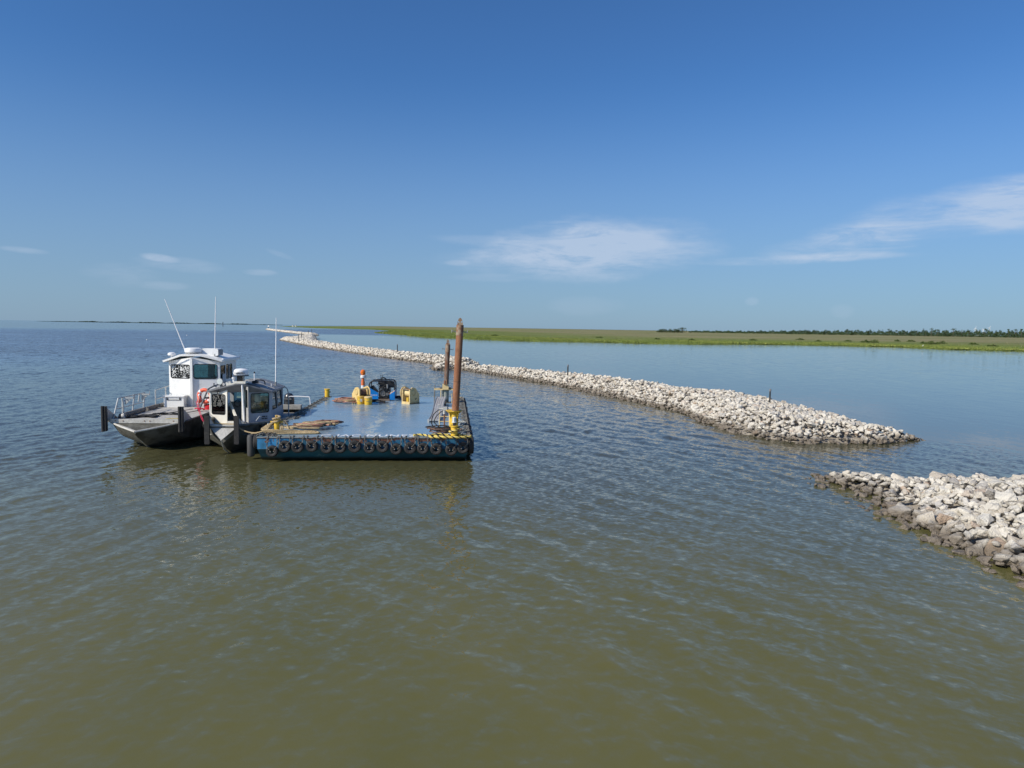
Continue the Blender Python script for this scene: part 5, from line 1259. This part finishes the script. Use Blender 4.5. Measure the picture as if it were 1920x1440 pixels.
windowed('side_wall', [(0, 0), (CL, 0), (CL, 2.56), (0, 2.56)], [(.18, .95, .5, 2.30, .06), (1.15, 1.62, 1.50, 2.32, .07), (1.78, 2.25, 1.50, 2.32, .07)], fr_ + Vector((0, .0, 0)), (0, 1, 0), (0, 0, 1), (1, 0, 0), .05, M_BWHITE, M_C)
windowed('side_wall', [(0, 0), (CL, 0), (CL, 2.56), (0, 2.56)], [(.3, 1.3, 1.50, 2.32, .07), (1.6, 2.6, 1.50, 2.32, .07)], fl, (0, 1, 0), (0, 0, 1), (-1, 0, 0), .05, M_BWHITE, M_C)
windowed('rear_wall', [(0, 0), (2.70, 0), (2.70, 2.56), (1.35, 2.8), (0, 2.56)], [(.25, 1.1, 1.40, 2.32, .07), (1.5, 2.4, 1.3, 2.32, .07)], (-1.35, 6.62 + CL - .06, CZ), (1, 0, 0), (0, 0, 1), (0, 1, 0), .05, M_BWHITE, M_C)
s = MB(); s.bx(-1.0, 1.0, 6.9, 7.3, CZ, CZ + 1.35); s.build('helm_console', M_INT, M_C)
s = MB(); s.box((.65, 8.3, CZ + 1.2), (.5, .12, .8)); s.box((.65, 8.1, CZ + .8), (.5, .5, .12)); s.cyl((.65, 8.1, CZ), (.65, 8.1, CZ + .8), .06, 8); s.build('helm_seat', M_INT, M_C)
s = MB()
rp_ = [(-1.60, 2.50), (-.62, 2.86), (.50, 2.88), (1.66, 2.56), (1.66, 2.68), (.50, 2.99), (-.62, 2.97), (-1.66, 2.60)]
s.prism(rp_, (0, 6.34, CZ), (1, 0, 0), (0, 0, 1), (0, 1, 0), CL + .36)
s.add([(-1.60, 6.34, CZ + 2.505), (-.62, 6.12, CZ + 2.865), (.5, 6.12, CZ + 2.885), (1.66, 6.34, CZ + 2.565), (1.66, 6.34, CZ + 2.675), (.5, 6.12, CZ + 2.985), (-.62, 6.12, CZ + 2.965), (-1.60, 6.34, CZ + 2.595)], [(0, 1, 6, 7), (1, 2, 5, 6), (2, 3, 4, 5)], False)
s.build('roof', M_BWHITE, boat)
s = MB(); s.tube([(1.60, 6.6, CZ + 2.70), (1.60, 9.8, CZ + 2.72)], .05, 10); s.build('roof_tube', M_RADAR, boat)
zr = CZ + 2.97
s = MB(); s.lathe([(0, 0), (.18, 0), (.20, .03), (.42, .06), (.46, .10), (.47, .27), (.44, .33), (.30, .37), (0, .38)], 28, (-.15, 6.95, zr - .01)); s.build('radome', M_RADAR, boat)
s = MB(); s.lathe([(.462, .10), (.478, .10), (.478, .13), (.462, .13)], 28, (-.15, 6.95, zr - .01), closed=True); s.build('radome_seam', M_STEEL, boat)
s = MB(); s.tube([(-1.28, 6.75, CZ + 2.62), (-1.28, 6.75, CZ + 2.86)], .05, 8); s.lathe([(0, 0), (.18, .01), (.22, .06), (.20, .15), (.1, .2), (0, .2)], 16, (-1.28, 6.75, CZ + 2.86)); s.build('satellite_puck', M_RADAR, boat)
s = MB(); s.prism(rrect(0, .95, 0, .42, .10), (.28, 7.0, zr - .10), (1, 0, 0), (0, 0, 1), (0, 1, 0), .75); s.build('air_conditioner', M_BWHITE, boat)
s = MB(); s.prism(rrect(.02, .73, .02, .36, .08), (1.232, 7.0, zr - .09), (0, 1, 0), (0, 0, 1), (1, 0, 0), .04); s.build('air_conditioner_grille', M_DKROOF, boat)
zb = at(340, 661, depth=40.6).z
a0 = Vector((-.48, 6.85, CZ + 2.95)); tip = at(309, 561, depth=40.9) - O1; tip = Matrix.Rotation(-Y1, 3, 'Z') @ tip
s = MB(); s.tube([a0, a0.lerp(tip, .5), tip], .03, 6, rs=[.034, .028, .018]); s.build('whip_antenna', M_RADAR, boat)
s = MB(); s.cyl(a0 - Vector((0, 0, .1)), a0 + Vector((0, 0, .1)), .05, 8); s.build('antenna_base', M_STEEL, boat)
t2 = Matrix.Rotation(-Y1, 3, 'Z') @ (at(404.5, 556, depth=41.2) - O1); b2 = Matrix.Rotation(-Y1, 3, 'Z') @ (at(403, 668, depth=41.2) - O1)
s = MB(); s.tube([b2, b2.lerp(t2, .75), t2], .03, 6, rs=[.034, .026, .015]); s.build('whip_antenna', M_RADAR, boat)
s = MB(); s.cyl(b2 - Vector((0, 0, .12)), b2 + Vector((0, 0, .14)), .055, 8); s.box(b2 - Vector((.2, 0, .02)), (.35, .12, .08)); s.build('antenna_base', M_STEEL, boat)
# bow locker in front of the cabin
s = MB(); s.bx(-1.38, -.30, 5.75, 6.28, CZ, CZ + .58); s.build('deck_locker', M_BWHITE, boat)
s = MB(); s.bx(-1.42, -.26, 5.70, 6.28, CZ + .58, CZ + .66); s.build('locker_lid', M_BWHITE, boat)
s = MB(); s.tube([(-1.25, 5.73, CZ + .42), (-.45, 5.73, CZ + .42)], .014, 5); [s.box((q, 5.73, CZ + .5), (.04, .05, .16)) for q in (-1.2, -.5)]; s.build('locker_latch', M_ENG, boat)
s = MB(); s.tube([(-1.42, 6.60, CZ + .02), (1.44, 6.60, CZ + .02)], .02, 5); s.build('base_trim', M_STEEL, boat)
s = MB(); s.prism(rrect(-.25, .25, -.42, .42, .05), (1.475, 7.18, CZ + 1.4), (0, 1, 0), (0, 0, 1), (1, 0, 0), .02); s.build('door_frame_trim', M_GREYCAB, boat)
# right bow rail of the large boat (dark)
tubes(boat, 'bow_rail', M_RAILD, [[(1.15, 3.9, 1.34), (1.45, 4.6, 2.5), (1.62, 4.9, 2.62), (1.66, 7.0, 2.72)], [(1.35, 4.35, 2.02), (1.68, 5.3, 2.02), (1.70, 7.0, 2.06)]], .045)
tubes(boat, 'bow_rail_post', M_RAIL, [[(1.66, 5.2, 1.34), (1.66, 5.2, 2.62)]], .05)
tubes(boat, 'bow_rail_post', M_RAILD, [[(1.67, 6.1, 2.1), (1.67, 6.1, 2.66)], [(1.64, 4.95, 2.6), (1.64, 4.95, 2.8)]], .035)
s = MB(); s.bx(1.0, 1.35, 6.0, 6.5, CZ, CZ + .9); s.build('side_locker', M_BWHITE, boat)
# cloths, container, ropes on its deck (things of their own)
def rag(o, rot, sx, sy, seed, label, mm=M_CLOTH):
    r = random.Random(seed); nx_, ny_ = 16, 10; vs = []; fs = []
    for j in range(ny_):
        for i in range(nx_):
            u, v = i / (nx_ - 1), j / (ny_ - 1); e = 1 + .35 * math.sin(u * 9 + seed) * (v - .5)
            vs.append(((u - .5) * sx, (v - .5) * sy * e + .12 * math.sin(u * 7 + seed), .02 + .05 * abs(math.sin(u * 11 + v * 6 + seed)) + .03 * r.random()))
    for j in range(ny_ - 1):
        for i in range(nx_ - 1): fs.append((j * nx_ + i, j * nx_ + i + 1, (j + 1) * nx_ + i + 1, (j + 1) * nx_ + i))
    s = MB(); s.add(vs, fs); ob = s.build('tarp', mm, None); md = ob.modifiers.new('thick', 'SOLIDIFY'); md.thickness = .015
    ob.location = o; ob.rotation_euler = (0, 0, rot); tag(ob, label, 'tarp'); return ob
rag(w1_(-.75, 1.45, CZ), Y1 + .12, 1.5, .9, 3, 'crumpled black tarp near the left rail of the large workboat deck')
rag(w1_(.25, 2.4, CZ), Y1 + .25, 1.6, .35, 5, 'narrow black strap-like tarp in the middle of the large workboat deck')
def jug(o, label, m, h=.32, r0=.15):
    root = thing('container', o, 0, label, 'container')
    s = MB(); s.lathe([(0, 0), (r0, 0), (r0, h * .7), (r0 * .7, h * .9), (r0 * .35, h), (0, h)], 18); s.build('vessel', m, root)
    s = MB(); s.cyl((0, 0, h), (0, 0, h * 1.16), r0 * .38, 12); s.build('cap', M_ENG, root)
jug(w1_(1.38, 4.9, CZ), 'low red container on the large workboat deck under the dark rail', M_REDC, .26, .24)
life_ring(w1_(1.22, 4.75, 2.10), Y1 + R(-8), R(4), 'upright orange life ring hung on the dark rail of the large workboat', .42)
life_ring(w1_(.86, 4.9, 1.92), Y1 + R(-72), R(-8), 'narrow turned orange life ring at the left end of the dark rail', .36)
life_ring(w1_(1.45, 4.9, 1.66), Y1 + R(-15), R(-25), 'lowest orange life ring, leaning behind the cream cabin corner', .36)
lr = thing('line_coil', w1_(-.0, .0, 0), Y1, 'thin pale yellow line lying across the bow deck of the large workboat', 'rope')
s = MB(); s.tube(smooth([(.75, .55, CZ + .02), (1.0, .7, CZ + .03), (1.25, .75, CZ + .02), (1.5, .9, CZ + .05), (1.55, 1.1, CZ + .03)], 5), .02, 5); s.build('line', M_ROPEY, lr)
s = MB(); s.tube(smooth([(-.2, 2.6, CZ + .012), (.1, 3.6, CZ + .012), (.5, 4.9, CZ + .012)], 5), .018, 5); s.tube(smooth([(.3, 2.3, CZ + .012), (.9, 3.6, CZ + .012), (1.0, 4.6, CZ + .012)], 5), .018, 5); s.build('dark_line', M_BLACK, lr)

# ---------------------------------------------------------------- smaller grey workboat
Y2 = R(5.5); O2 = Vector((-13.42, 32.9, 0))
b2t = thing('workboat', O2, Y2, 'smaller grey aluminium workboat with open cabin door, between the barge and the large workboat', 'boat')
def w2_(x, y, z): return O2 + Matrix.Rotation(Y2, 3, 'Z') @ Vector((x, y, z))
def l2_(p): return Matrix.Rotation(-Y2, 3, 'Z') @ (p - O2)
hull([(-.15, .60, 1.30, .45, .95, .55), (.35, .82, 1.30, .62, .75, .15), (1.2, 1.25, 1.26, 1.0, .5, -.15), (2.6, 1.68, 1.17, 1.45, .25, -.35), (4.2, 1.88, 1.08, 1.65, .1, -.4), (9.6, 1.88, 1.04, 1.68, .05, -.4)], 'hull', M_BALUD, b2t, False)
s = MB(); s.add([(-.56, -.1, 1.28), (.56, -.1, 1.28), (.92, .6, 1.26), (-.92, .6, 1.26)], [(0, 1, 2, 3)], False); s.build('foredeck', M_BALU, b2t)
s = MB(); s.add([(-.78, .4, .84), (.78, .4, .84), (1.12, 1.2, .84), (1.55, 2.6, .84), (1.78, 4.2, .84), (1.80, 9.5, .84), (-1.80, 9.5, .84), (-1.78, 4.2, .84), (-1.55, 2.6, .84), (-1.12, 1.2, .84)], [tuple(range(10))], False); s.build('deck', M_BDECK, b2t)
for q in (-1, 1):
    s = MB(); s.tube([(q * .60, -.12, 1.32), (q * .84, .35, 1.32), (q * 1.27, 1.2, 1.28), (q * 1.70, 2.6, 1.19), (q * 1.90, 4.2, 1.10), (q * 1.90, 9.6, 1.06)], .075, 8); s.build('gunwale', M_BALUD, b2t)
    s = MB(); s.tube([(q * 1.32, 1.3, 1.14), (q * 1.72, 2.6, 1.06), (q * 1.92, 4.2, .98), (q * 1.93, 9.5, .94)], .085, 8); s.build('rubber_fender_strip', M_BLACK, b2t)
    s = MB(); s.bx(q * .66 - .06, q * .66 + .06, -.34, -.12, .55, 1.80); s.build('push_knee', M_BALUD, b2t)
    s = MB(); s.prism(rrect(-.11, .11, .52, 1.85, .04), (q * .66, -.42, 0), (1, 0, 0), (0, 0, 1), (0, 1, 0), .08); s.build('knee_rubber', M_BLACK, b2t)
    s = MB(); s.prism([(0, 1.30), (.75, 1.30), (0, 1.8)], (q * .66 - .02, -.12, 0), (0, 1, 0), (0, 0, 1), (1, 0, 0), .04); s.build('knee_bracket', M_BALU, b2t)
s = MB(); s.add([(-.56, -.16, 1.24), (.56, -.16, 1.24), (.0, -.50, .72), (0, -.15, 1.0)], [(0, 2, 1), (0, 3, 2), (3, 1, 2)], False); s.build('bow_plate', M_BALU, b2t)
s = MB(); s.tube([(0, -.5, .74), (0, -.1, .25), (0, .5, .0), (0, 1.2, -.2)], .03, 8); s.build('stem_bar', M_BALUL, b2t)
s = MB(); s.tube([(-.58, -.1, 1.36), (.58, -.1, 1.36)], .05, 8); s.build('bow_bar', M_BALUL, b2t)
# cabin: V front with a door in the middle
C2 = .86; y0 = 4.35
FL, DLp, DRp, FR = Vector((-1.78, y0 + .35, C2)), Vector((-.74, y0 - .12, C2)), Vector((.02, y0 - .12, C2)), Vector((1.36, y0 + .80, C2))
DRr = Vector((.20, y0 + .0, C2))
hgt = 1.98
facet(FL, DLp, 0, 1.66, 1.96, [(.17, (DLp - FL).length - .12, .46, 1.50, .10)], 'front_wall_panel', M_BWHITE2, b2t, lean=.05)
Lr = (FR - DRr).length
facet(DRr, FR, 0, 2.05, 1.66, [(.26, Lr - .20, .52, 1.54, .10)], 'front_wall_panel', M_GREYCAB, b2t, lean=.05)
# door post and the open door leaf turned aside
s = MB(); s.bx(.04, .16, y0 - .22, y0 - .10, C2, C2 + 2.16); s.build('door_post', M_BWHITE2, b2t)
s = MB(); s.bx(-.74, .14, y0 - .17, y0 - .10, C2 + 1.96, C2 + 2.12); s.build('door_lintel', M_BWHITE2, b2t)
s = MB(); s.bx(-.74, .14, y0 - .17, y0 - .05, C2 + .0, C2 + .12); s.build('door_sill', M_BWHITE2, b2t)
dn = Vector((-math.sin(R(62)), -math.cos(R(62)), 0)); du = Vector((math.cos(R(62)), -math.sin(R(62)), 0))
windowed('door_leaf', [(0, 0), (.62, 0), (.62, 1.86), (0, 1.86)], [(.10, .52, .75, 1.70, .07)], Vector((.20, y0 - .02, C2 + .1)), (.50, -.87, 0), (0, 0, 1), (.87, .50, 0), .04, M_BALU, b2t)
CL2 = 2.7
facs = [(.15, 1.25, .62, 1.50, .07), (1.45, 2.45, .66, 1.50, .07)]
windowed('side_wall', [(0, 0), (CL2, 0), (CL2, 1.70), (0, 1.70)], facs, FR, (0, 1, 0), (-.05, 0, 1), (1, 0, .05), .05, M_GREYCAB, b2t)
windowed('side_wall', [(0, 0), (CL2, 0), (CL2, 1.70), (0, 1.70)], facs, FL, (0, 1, 0), (.05, 0, 1), (-1, 0, .05), .05, M_GREYCAB, b2t)
windowed('rear_wall', [(0, 0), (2.94, 0), (2.94, 1.6), (1.47, 2.0), (0, 1.6)], [(.2, 1.1, .7, 1.5, .07), (1.6, 2.7, .1, 1.6, .05)], (-1.58, y0 + .70 + CL2, C2), (1, 0, 0), (0, 0, 1), (0, 1, 0), .05, M_GREYCAB, b2t)
s = MB(); xa, xb = -1.82, 1.50
prof = [(xa, 1.62), (-.95, 1.90), (-.2, 2.06), (.25, 2.06), (.8, 1.90), (xb, 1.62), (xb, 1.70), (.8, 1.97), (.25, 2.13), (-.2, 2.13), (-.95, 1.97), (xa, 1.70)]
s.prism(prof, (0, y0 + .12, C2), (1, 0, 0), (0, 0, 1), (0, 1, 0), CL2 + .6); s.build('roof', M_DKROOF, b2t)
s = MB(); s.add([(xa, y0 + .125, C2 + 1.625), (-.2, y0 - .40, C2 + 2.065), (.25, y0 - .40, C2 + 2.065), (xb, y0 + .125, C2 + 1.625), (xb, y0 + .125, C2 + 1.695), (.25, y0 - .40, C2 + 2.125), (-.2, y0 - .40, C2 + 2.125), (xa, y0 + .125, C2 + 1.695)], [(0, 1, 6, 7), (1, 2, 5, 6), (2, 3, 4, 5), (0, 3, 2, 1), (7, 6, 5, 4)], False); s.build('roof_visor', M_DKROOF, b2t)
for yy in (y0 + 1.2, y0 + 2.4):
    s = MB(); s.tube([(xa + .1, yy, C2 + 1.74), (-.2, yy, C2 + 2.16), (.25, yy, C2 + 2.16), (xb - .1, yy, C2 + 1.74)], .022, 6); s.build('roof_rib', M_BALU, b2t)
s = MB(); s.bx(-.32, .30, y0 - .42, y0 + .1, C2 + 2.13, C2 + 2.23); s.build('radar_plinth', M_BWHITE2, b2t)
s = MB(); s.tube([(.12, y0 - .36, C2 + 2.2), (.17, y0 - .22, C2 + .1)], .05, 6); s.build('front_strut', M_RADAR, b2t)
zz = C2 + 2.23
s = MB(); s.bx(-.22, .04, y0 - .1, y0 + .2, zz, zz + .30); s.build('radar_pedestal', M_ENG, b2t)
s = MB(); s.cyl((.10, y0 - .02, zz), (.10, y0 - .02, zz + .30), .06, 10); s.build('radar_pipe', M_STEEL, b2t)
rc = (-.03, y0 + .05, zz + .28)
s = MB(); s.lathe([(0, 0), (.30, 0), (.36, .05), (.385, .13), (.35, .30), (.27, .36), (0, .39)], 28, rc); rd_ = s.build('radome', M_RADAR, b2t)
text_mesh('lettering', 'GARMIN', .135, M_DARKTXT, rd_, (rc[0] + .02, rc[1] - .39, rc[2] + .16), (1, .0, 0), (0, 0, 1), .012, 1.05)
s = MB(); s.lathe([(.27, -.012), (.37, -.012), (.39, .03), (.37, .03)], 28, rc, closed=True); s.build('radome_gasket', M_ENG, b2t)
s = MB(); s.lathe([(0, 0), (.05, 0), (.05, .12), (.09, .17), (.09, .24), (0, .25)], 12, (-.36, y0 - .15, zz - .03)); s.build('gps_antenna', M_RADAR, b2t)
s = MB(); s.cyl((-1.10, y0 + .05, C2 + 1.85), (-1.10, y0 + .05, C2 + 2.02), .06, 10); s.build('spotlight_stand', M_STEEL, b2t)
s = MB(); s.lathe([(0, -.12), (.12, -.10), (.17, .04), (.17, .08), (0, .08)], 18, (-1.10, y0 + .05, C2 + 2.2), (-.15, -1, .0)); sp_ = s.build('spotlight', M_ALU, b2t)
s = MB(); s.lathe([(0, .085), (.15, .083), (.155, .075)], 18, (-1.10, y0 + .05, C2 + 2.2), (-.15, -1, .0)); s.build('spotlight_lens', M_GLASSLAMP, sp_)
s = MB()
for x_, z_ in ((-.88, 1.98), (-.72, 2.04), (-.58, 2.07)): s.cyl((x_, y0 + .0, C2 + z_ - .1), (x_, y0 + .0, C2 + z_ + .03), .025, 8); s.lathe([(0, -.07), (.05, -.05), (.07, .06), (0, .06)], 12, (x_, y0 - .04, C2 + z_ + .08), (-.2, -1, .1))
s.build('deck_light', M_ALU, b2t)
s = MB(); s.box((.55, y0 + .6, C2 + 2.14), (.3, .2, .12)); s.tube(smooth([(.4, y0 + .6, C2 + 2.14), (.7, y0 + .5, C2 + 2.26), (1.0, y0 + .6, C2 + 2.2), (1.05, y0 + .6, C2 + 2.0)], 4), .03, 6); s.build('horn', M_ENG, b2t)
hp = l2_(at(477, 718, depth=38.6)); ht = l2_(at(477, 699.5, depth=38.6))
s = MB(); s.tube([hp - Vector((0, 0, .12)), ht], .028, 8); s.build('stern_light_pole', M_RADAR, b2t)
s = MB(); s.cyl(ht, ht + Vector((0, 0, .07)), .045, 8); s.build('stern_light', M_ENG, b2t)
hp = l2_(at(517, 720, depth=39.6)); ht = l2_(at(518, 596, depth=39.6))
s = MB(); s.tube([hp - Vector((0, 0, .12)), hp.lerp(ht, .6), ht], .03, 6, rs=[.036, .03, .018]); s.build('whip_antenna', M_RADAR, b2t)
s = MB(); s.cyl(hp - Vector((0, 0, .15)), hp + Vector((0, 0, .12)), .05, 8); s.build('antenna_base', M_STEEL, b2t)
for x_, y_ in ((1.15, y0 + .6), (1.15, y0 + 1.6), (1.2, y0 + 2.6)): s = MB(); s.cyl((x_, y_, C2 + 1.78), (x_, y_, C2 + 1.98), .022, 6); s.build('roof_stanchion', M_RADAR, b2t)
s = MB(); s.tube(smooth([(1.45, y0 + CL2 + .5, C2 + 1.70), (1.62, y0 + CL2 + .7, C2 + 1.5), (1.66, y0 + CL2 + .75, C2 + .9), (1.66, y0 + CL2 + .75, C2)], 4), .03, 8); s.build('rear_handrail', M_RAIL, b2t)
CAB_SKIP = ('hull', 'deck', 'foredeck', 'gunwale', 'rubber_fender_strip', 'push_knee', 'knee_rubber', 'knee_bracket', 'bow_plate', 'stem_bar', 'bow_bar')
# wipers, logo, boarding plank, helm
pA = FL.lerp(DLp, .12) + Vector((-.04, -.07, 1.2)); 
s = MB(); s.tube([FL.lerp(DLp, .62) + Vector((-.03, -.06, 1.72)), FL.lerp(DLp, .22) + Vector((-.05, -.08, .95))], .018, 6); s.tube([FL.lerp(DLp, .52) + Vector((-.03, -.06, 1.74)), FL.lerp(DLp, .60) + Vector((-.03, -.06, 1.52))], .014, 6); s.build('wiper', M_ENG, b2t)
lm = FR.lerp(DRr, .45) + Vector((-.02, -.06, .25)); fu = (FR - DRr).normalized()
lg = MB()
for k in range(2): lg.tube([lm + fu * (-.22 + .10 * k) + Vector((0, 0, -.16)), lm + fu * (-.02 + .10 * k) + Vector((0, 0, .08))], .012, 4)
lg.build('maker_logo', M_WTXT, b2t)
lw = MB()
for k, (x_, w_, z_) in enumerate([(.10, .20, .05), (.34, .06, .05), (.10, .12, -.06), (.25, .16, -.06)]): lw.add([lm + fu * q + Vector((0, -.012, z)) for q, z in ((x_, z_ - .03), (x_ + w_, z_ - .03), (x_ + w_, z_ + .03), (x_, z_ + .03))], [(0, 1, 2, 3)], False)
lw.build('lettering', M_DARKTXT, b2t)
s = MB(); a_ = Vector((-.78, y0 + .6, C2 + 1.0)); b_ = Vector((-.12, y0 - .5, C2 + .25))
s.box((a_ + b_) / 2, (.09, (a_ - b_).length, .14), (b_ - a_).to_track_quat('Y', 'Z').to_matrix()); s.build('stair_rail', M_BWHITE2, b2t)
s = MB(); s.bx(-.9, .9, y0 + 1.0, y0 + 1.4, C2, C2 + 1.0); s.build('helm_console', M_INT, b2t)
s = MB(); s.lathe([(.15, -.015), (.17, -.02), (.185, 0), (.17, .02)], 20, (-.5, y0 + .93, C2 + .95), (0, -1, .3), closed=True); s.build('steering_wheel', M_ENG, b2t)
s = MB(); s.box((.6, y0 + 2.2, C2 + .9), (.5, .12, .7)); s.box((.6, y0 + 2.0, C2 + .5), (.5, .5, .1)); s.build('helm_seat', M_BWHITE2, b2t)
jug(w2_(.14, y0 + 1.15, C2 + 1.0) , 'white jug behind the front right window of the smaller workboat', M_RADAR, .5, .16)
for ch in list(b2t.children):
    if ch.name.split('.')[0] in CAB_SKIP or ch.name.startswith('whip') or ch.name.startswith('stern_light') or ch.name.startswith('antenna_base'): continue
    ch.data.transform(Matrix.Translation((-.38, 0, 0)))
    for c2 in ch.children: c2.data.transform(Matrix.Translation((-.38, 0, 0)))
# stern: transom deck, outboard, tow rail
s = MB(); s.bx(-1.7, 1.7, 9.1, 9.6, 1.05, 1.30); s.build('transom_box', M_BALU, b2t)
op = l2_(at(541.5, 765, depth=42.6)); op.y = 9.75
s = MB(); s.lathe([(0, 0), (.26, .0), (.30, .10), (.31, .45), (.27, .68), (.16, .80), (0, .83)], 20, (op.x, op.y, 1.15)); 
ob_ = s.build('outboard_motor', mat('outboard_cowl', (.030, .036, .046), (.05, .055, .065), 3, rough=.25), b2t); 
s = MB(); s.bx(op.x - .09, op.x + .09, op.y - .1, op.y + .22, -.4, 1.18); s.build('outboard_leg', M_ENG, ob_)
text_mesh('lettering', 'YAMAHA', .10, M_LTGREY, ob_, (op.x, op.y - .325, 1.63), (1, 0, 0), (0, 0, 1), .008)
s = MB(); s.tube(smooth([(.9, 9.5, 1.3), (.95, 9.5, 1.72), (1.1, 9.52, 1.78), (2.0, 9.55, 1.76), (2.15, 9.55, 1.70), (2.2, 9.55, 1.30)], 4), .035, 8); s.build('tow_rail', M_RADAR, b2t)
# mooring lines between the vessels
mr = thing('mooring_line', w2_(0, 0, 0), Y2, 'cream mooring line sagging from the grey workboat bow to the wrapped bollard', 'rope')
Q0 = l2_(w2_(-.5, .15, 1.42)); Q1 = l2_(w2_(.5, -.1, 1.42)); Q2 = l2_(bw(bx_ - .28, by_, DZ + .3))
s = MB(); s.tube([Q0, (-.1, -.12, 1.44), Q1] + sag(Q1, Q2, .35)[1:], .032, 6); s.build('line', M_ROPE, mr)
mr = thing('mooring_line', w1_(0, 0, 0), Y1, 'red line hanging from the dark rail down to the grey workboat bow', 'rope')
RZ = Matrix.Rotation(-Y1, 3, 'Z')
A_ = Vector((1.10, 3.75, 1.9)); B_ = RZ @ (w2_(-.75, .1, 1.35) - O1)
s = MB(); s.tube(sag(A_, B_, .35), .017, 6); s.tube(sag(A_ + Vector((.06, 0, .02)), B_ + Vector((-.05, 0, .03))  , .25), .014, 6); s.build('line', M_RED, mr)
s = MB(); s.tube(smooth(loops(1.2, 3.9, 2, .18, .16, 1.40, 7), 3), .025, 5); s.build('line_coil', M_RED, mr)
gl_ = thing('mooring_strap', w2_(0, 0, 0), Y2, 'short pale strap from the grey workboat gunwale down toward the barge', 'rope')
s = MB(); s.tube([l2_(w2_(1.45, 2.4, 1.22)), l2_(at(500, 803, depth=33.6))], .035, 6); s.build('strap', M_CHW, gl_)
# white fender hanging between the hull and the barge
fn = thing('hanging_fender', bw(-.42, .55, .15), B_YAW, 'dark cylindrical fender hanging between the grey workboat and the barge corner', 'fender')
s = MB(); s.lathe([(0, -.05), (.14, 0), (.17, .1), (.17, .85), (.14, .95), (0, 1.0)], 16); s.build('fender_body', mat('dark_fender', (.06, .058, .055), rough=.6), fn)
s = MB(); s.tube([(0, 0, 1.0), (.25, .05, 1.02)], .02, 5); s.build('lanyard', M_ROPE, fn)
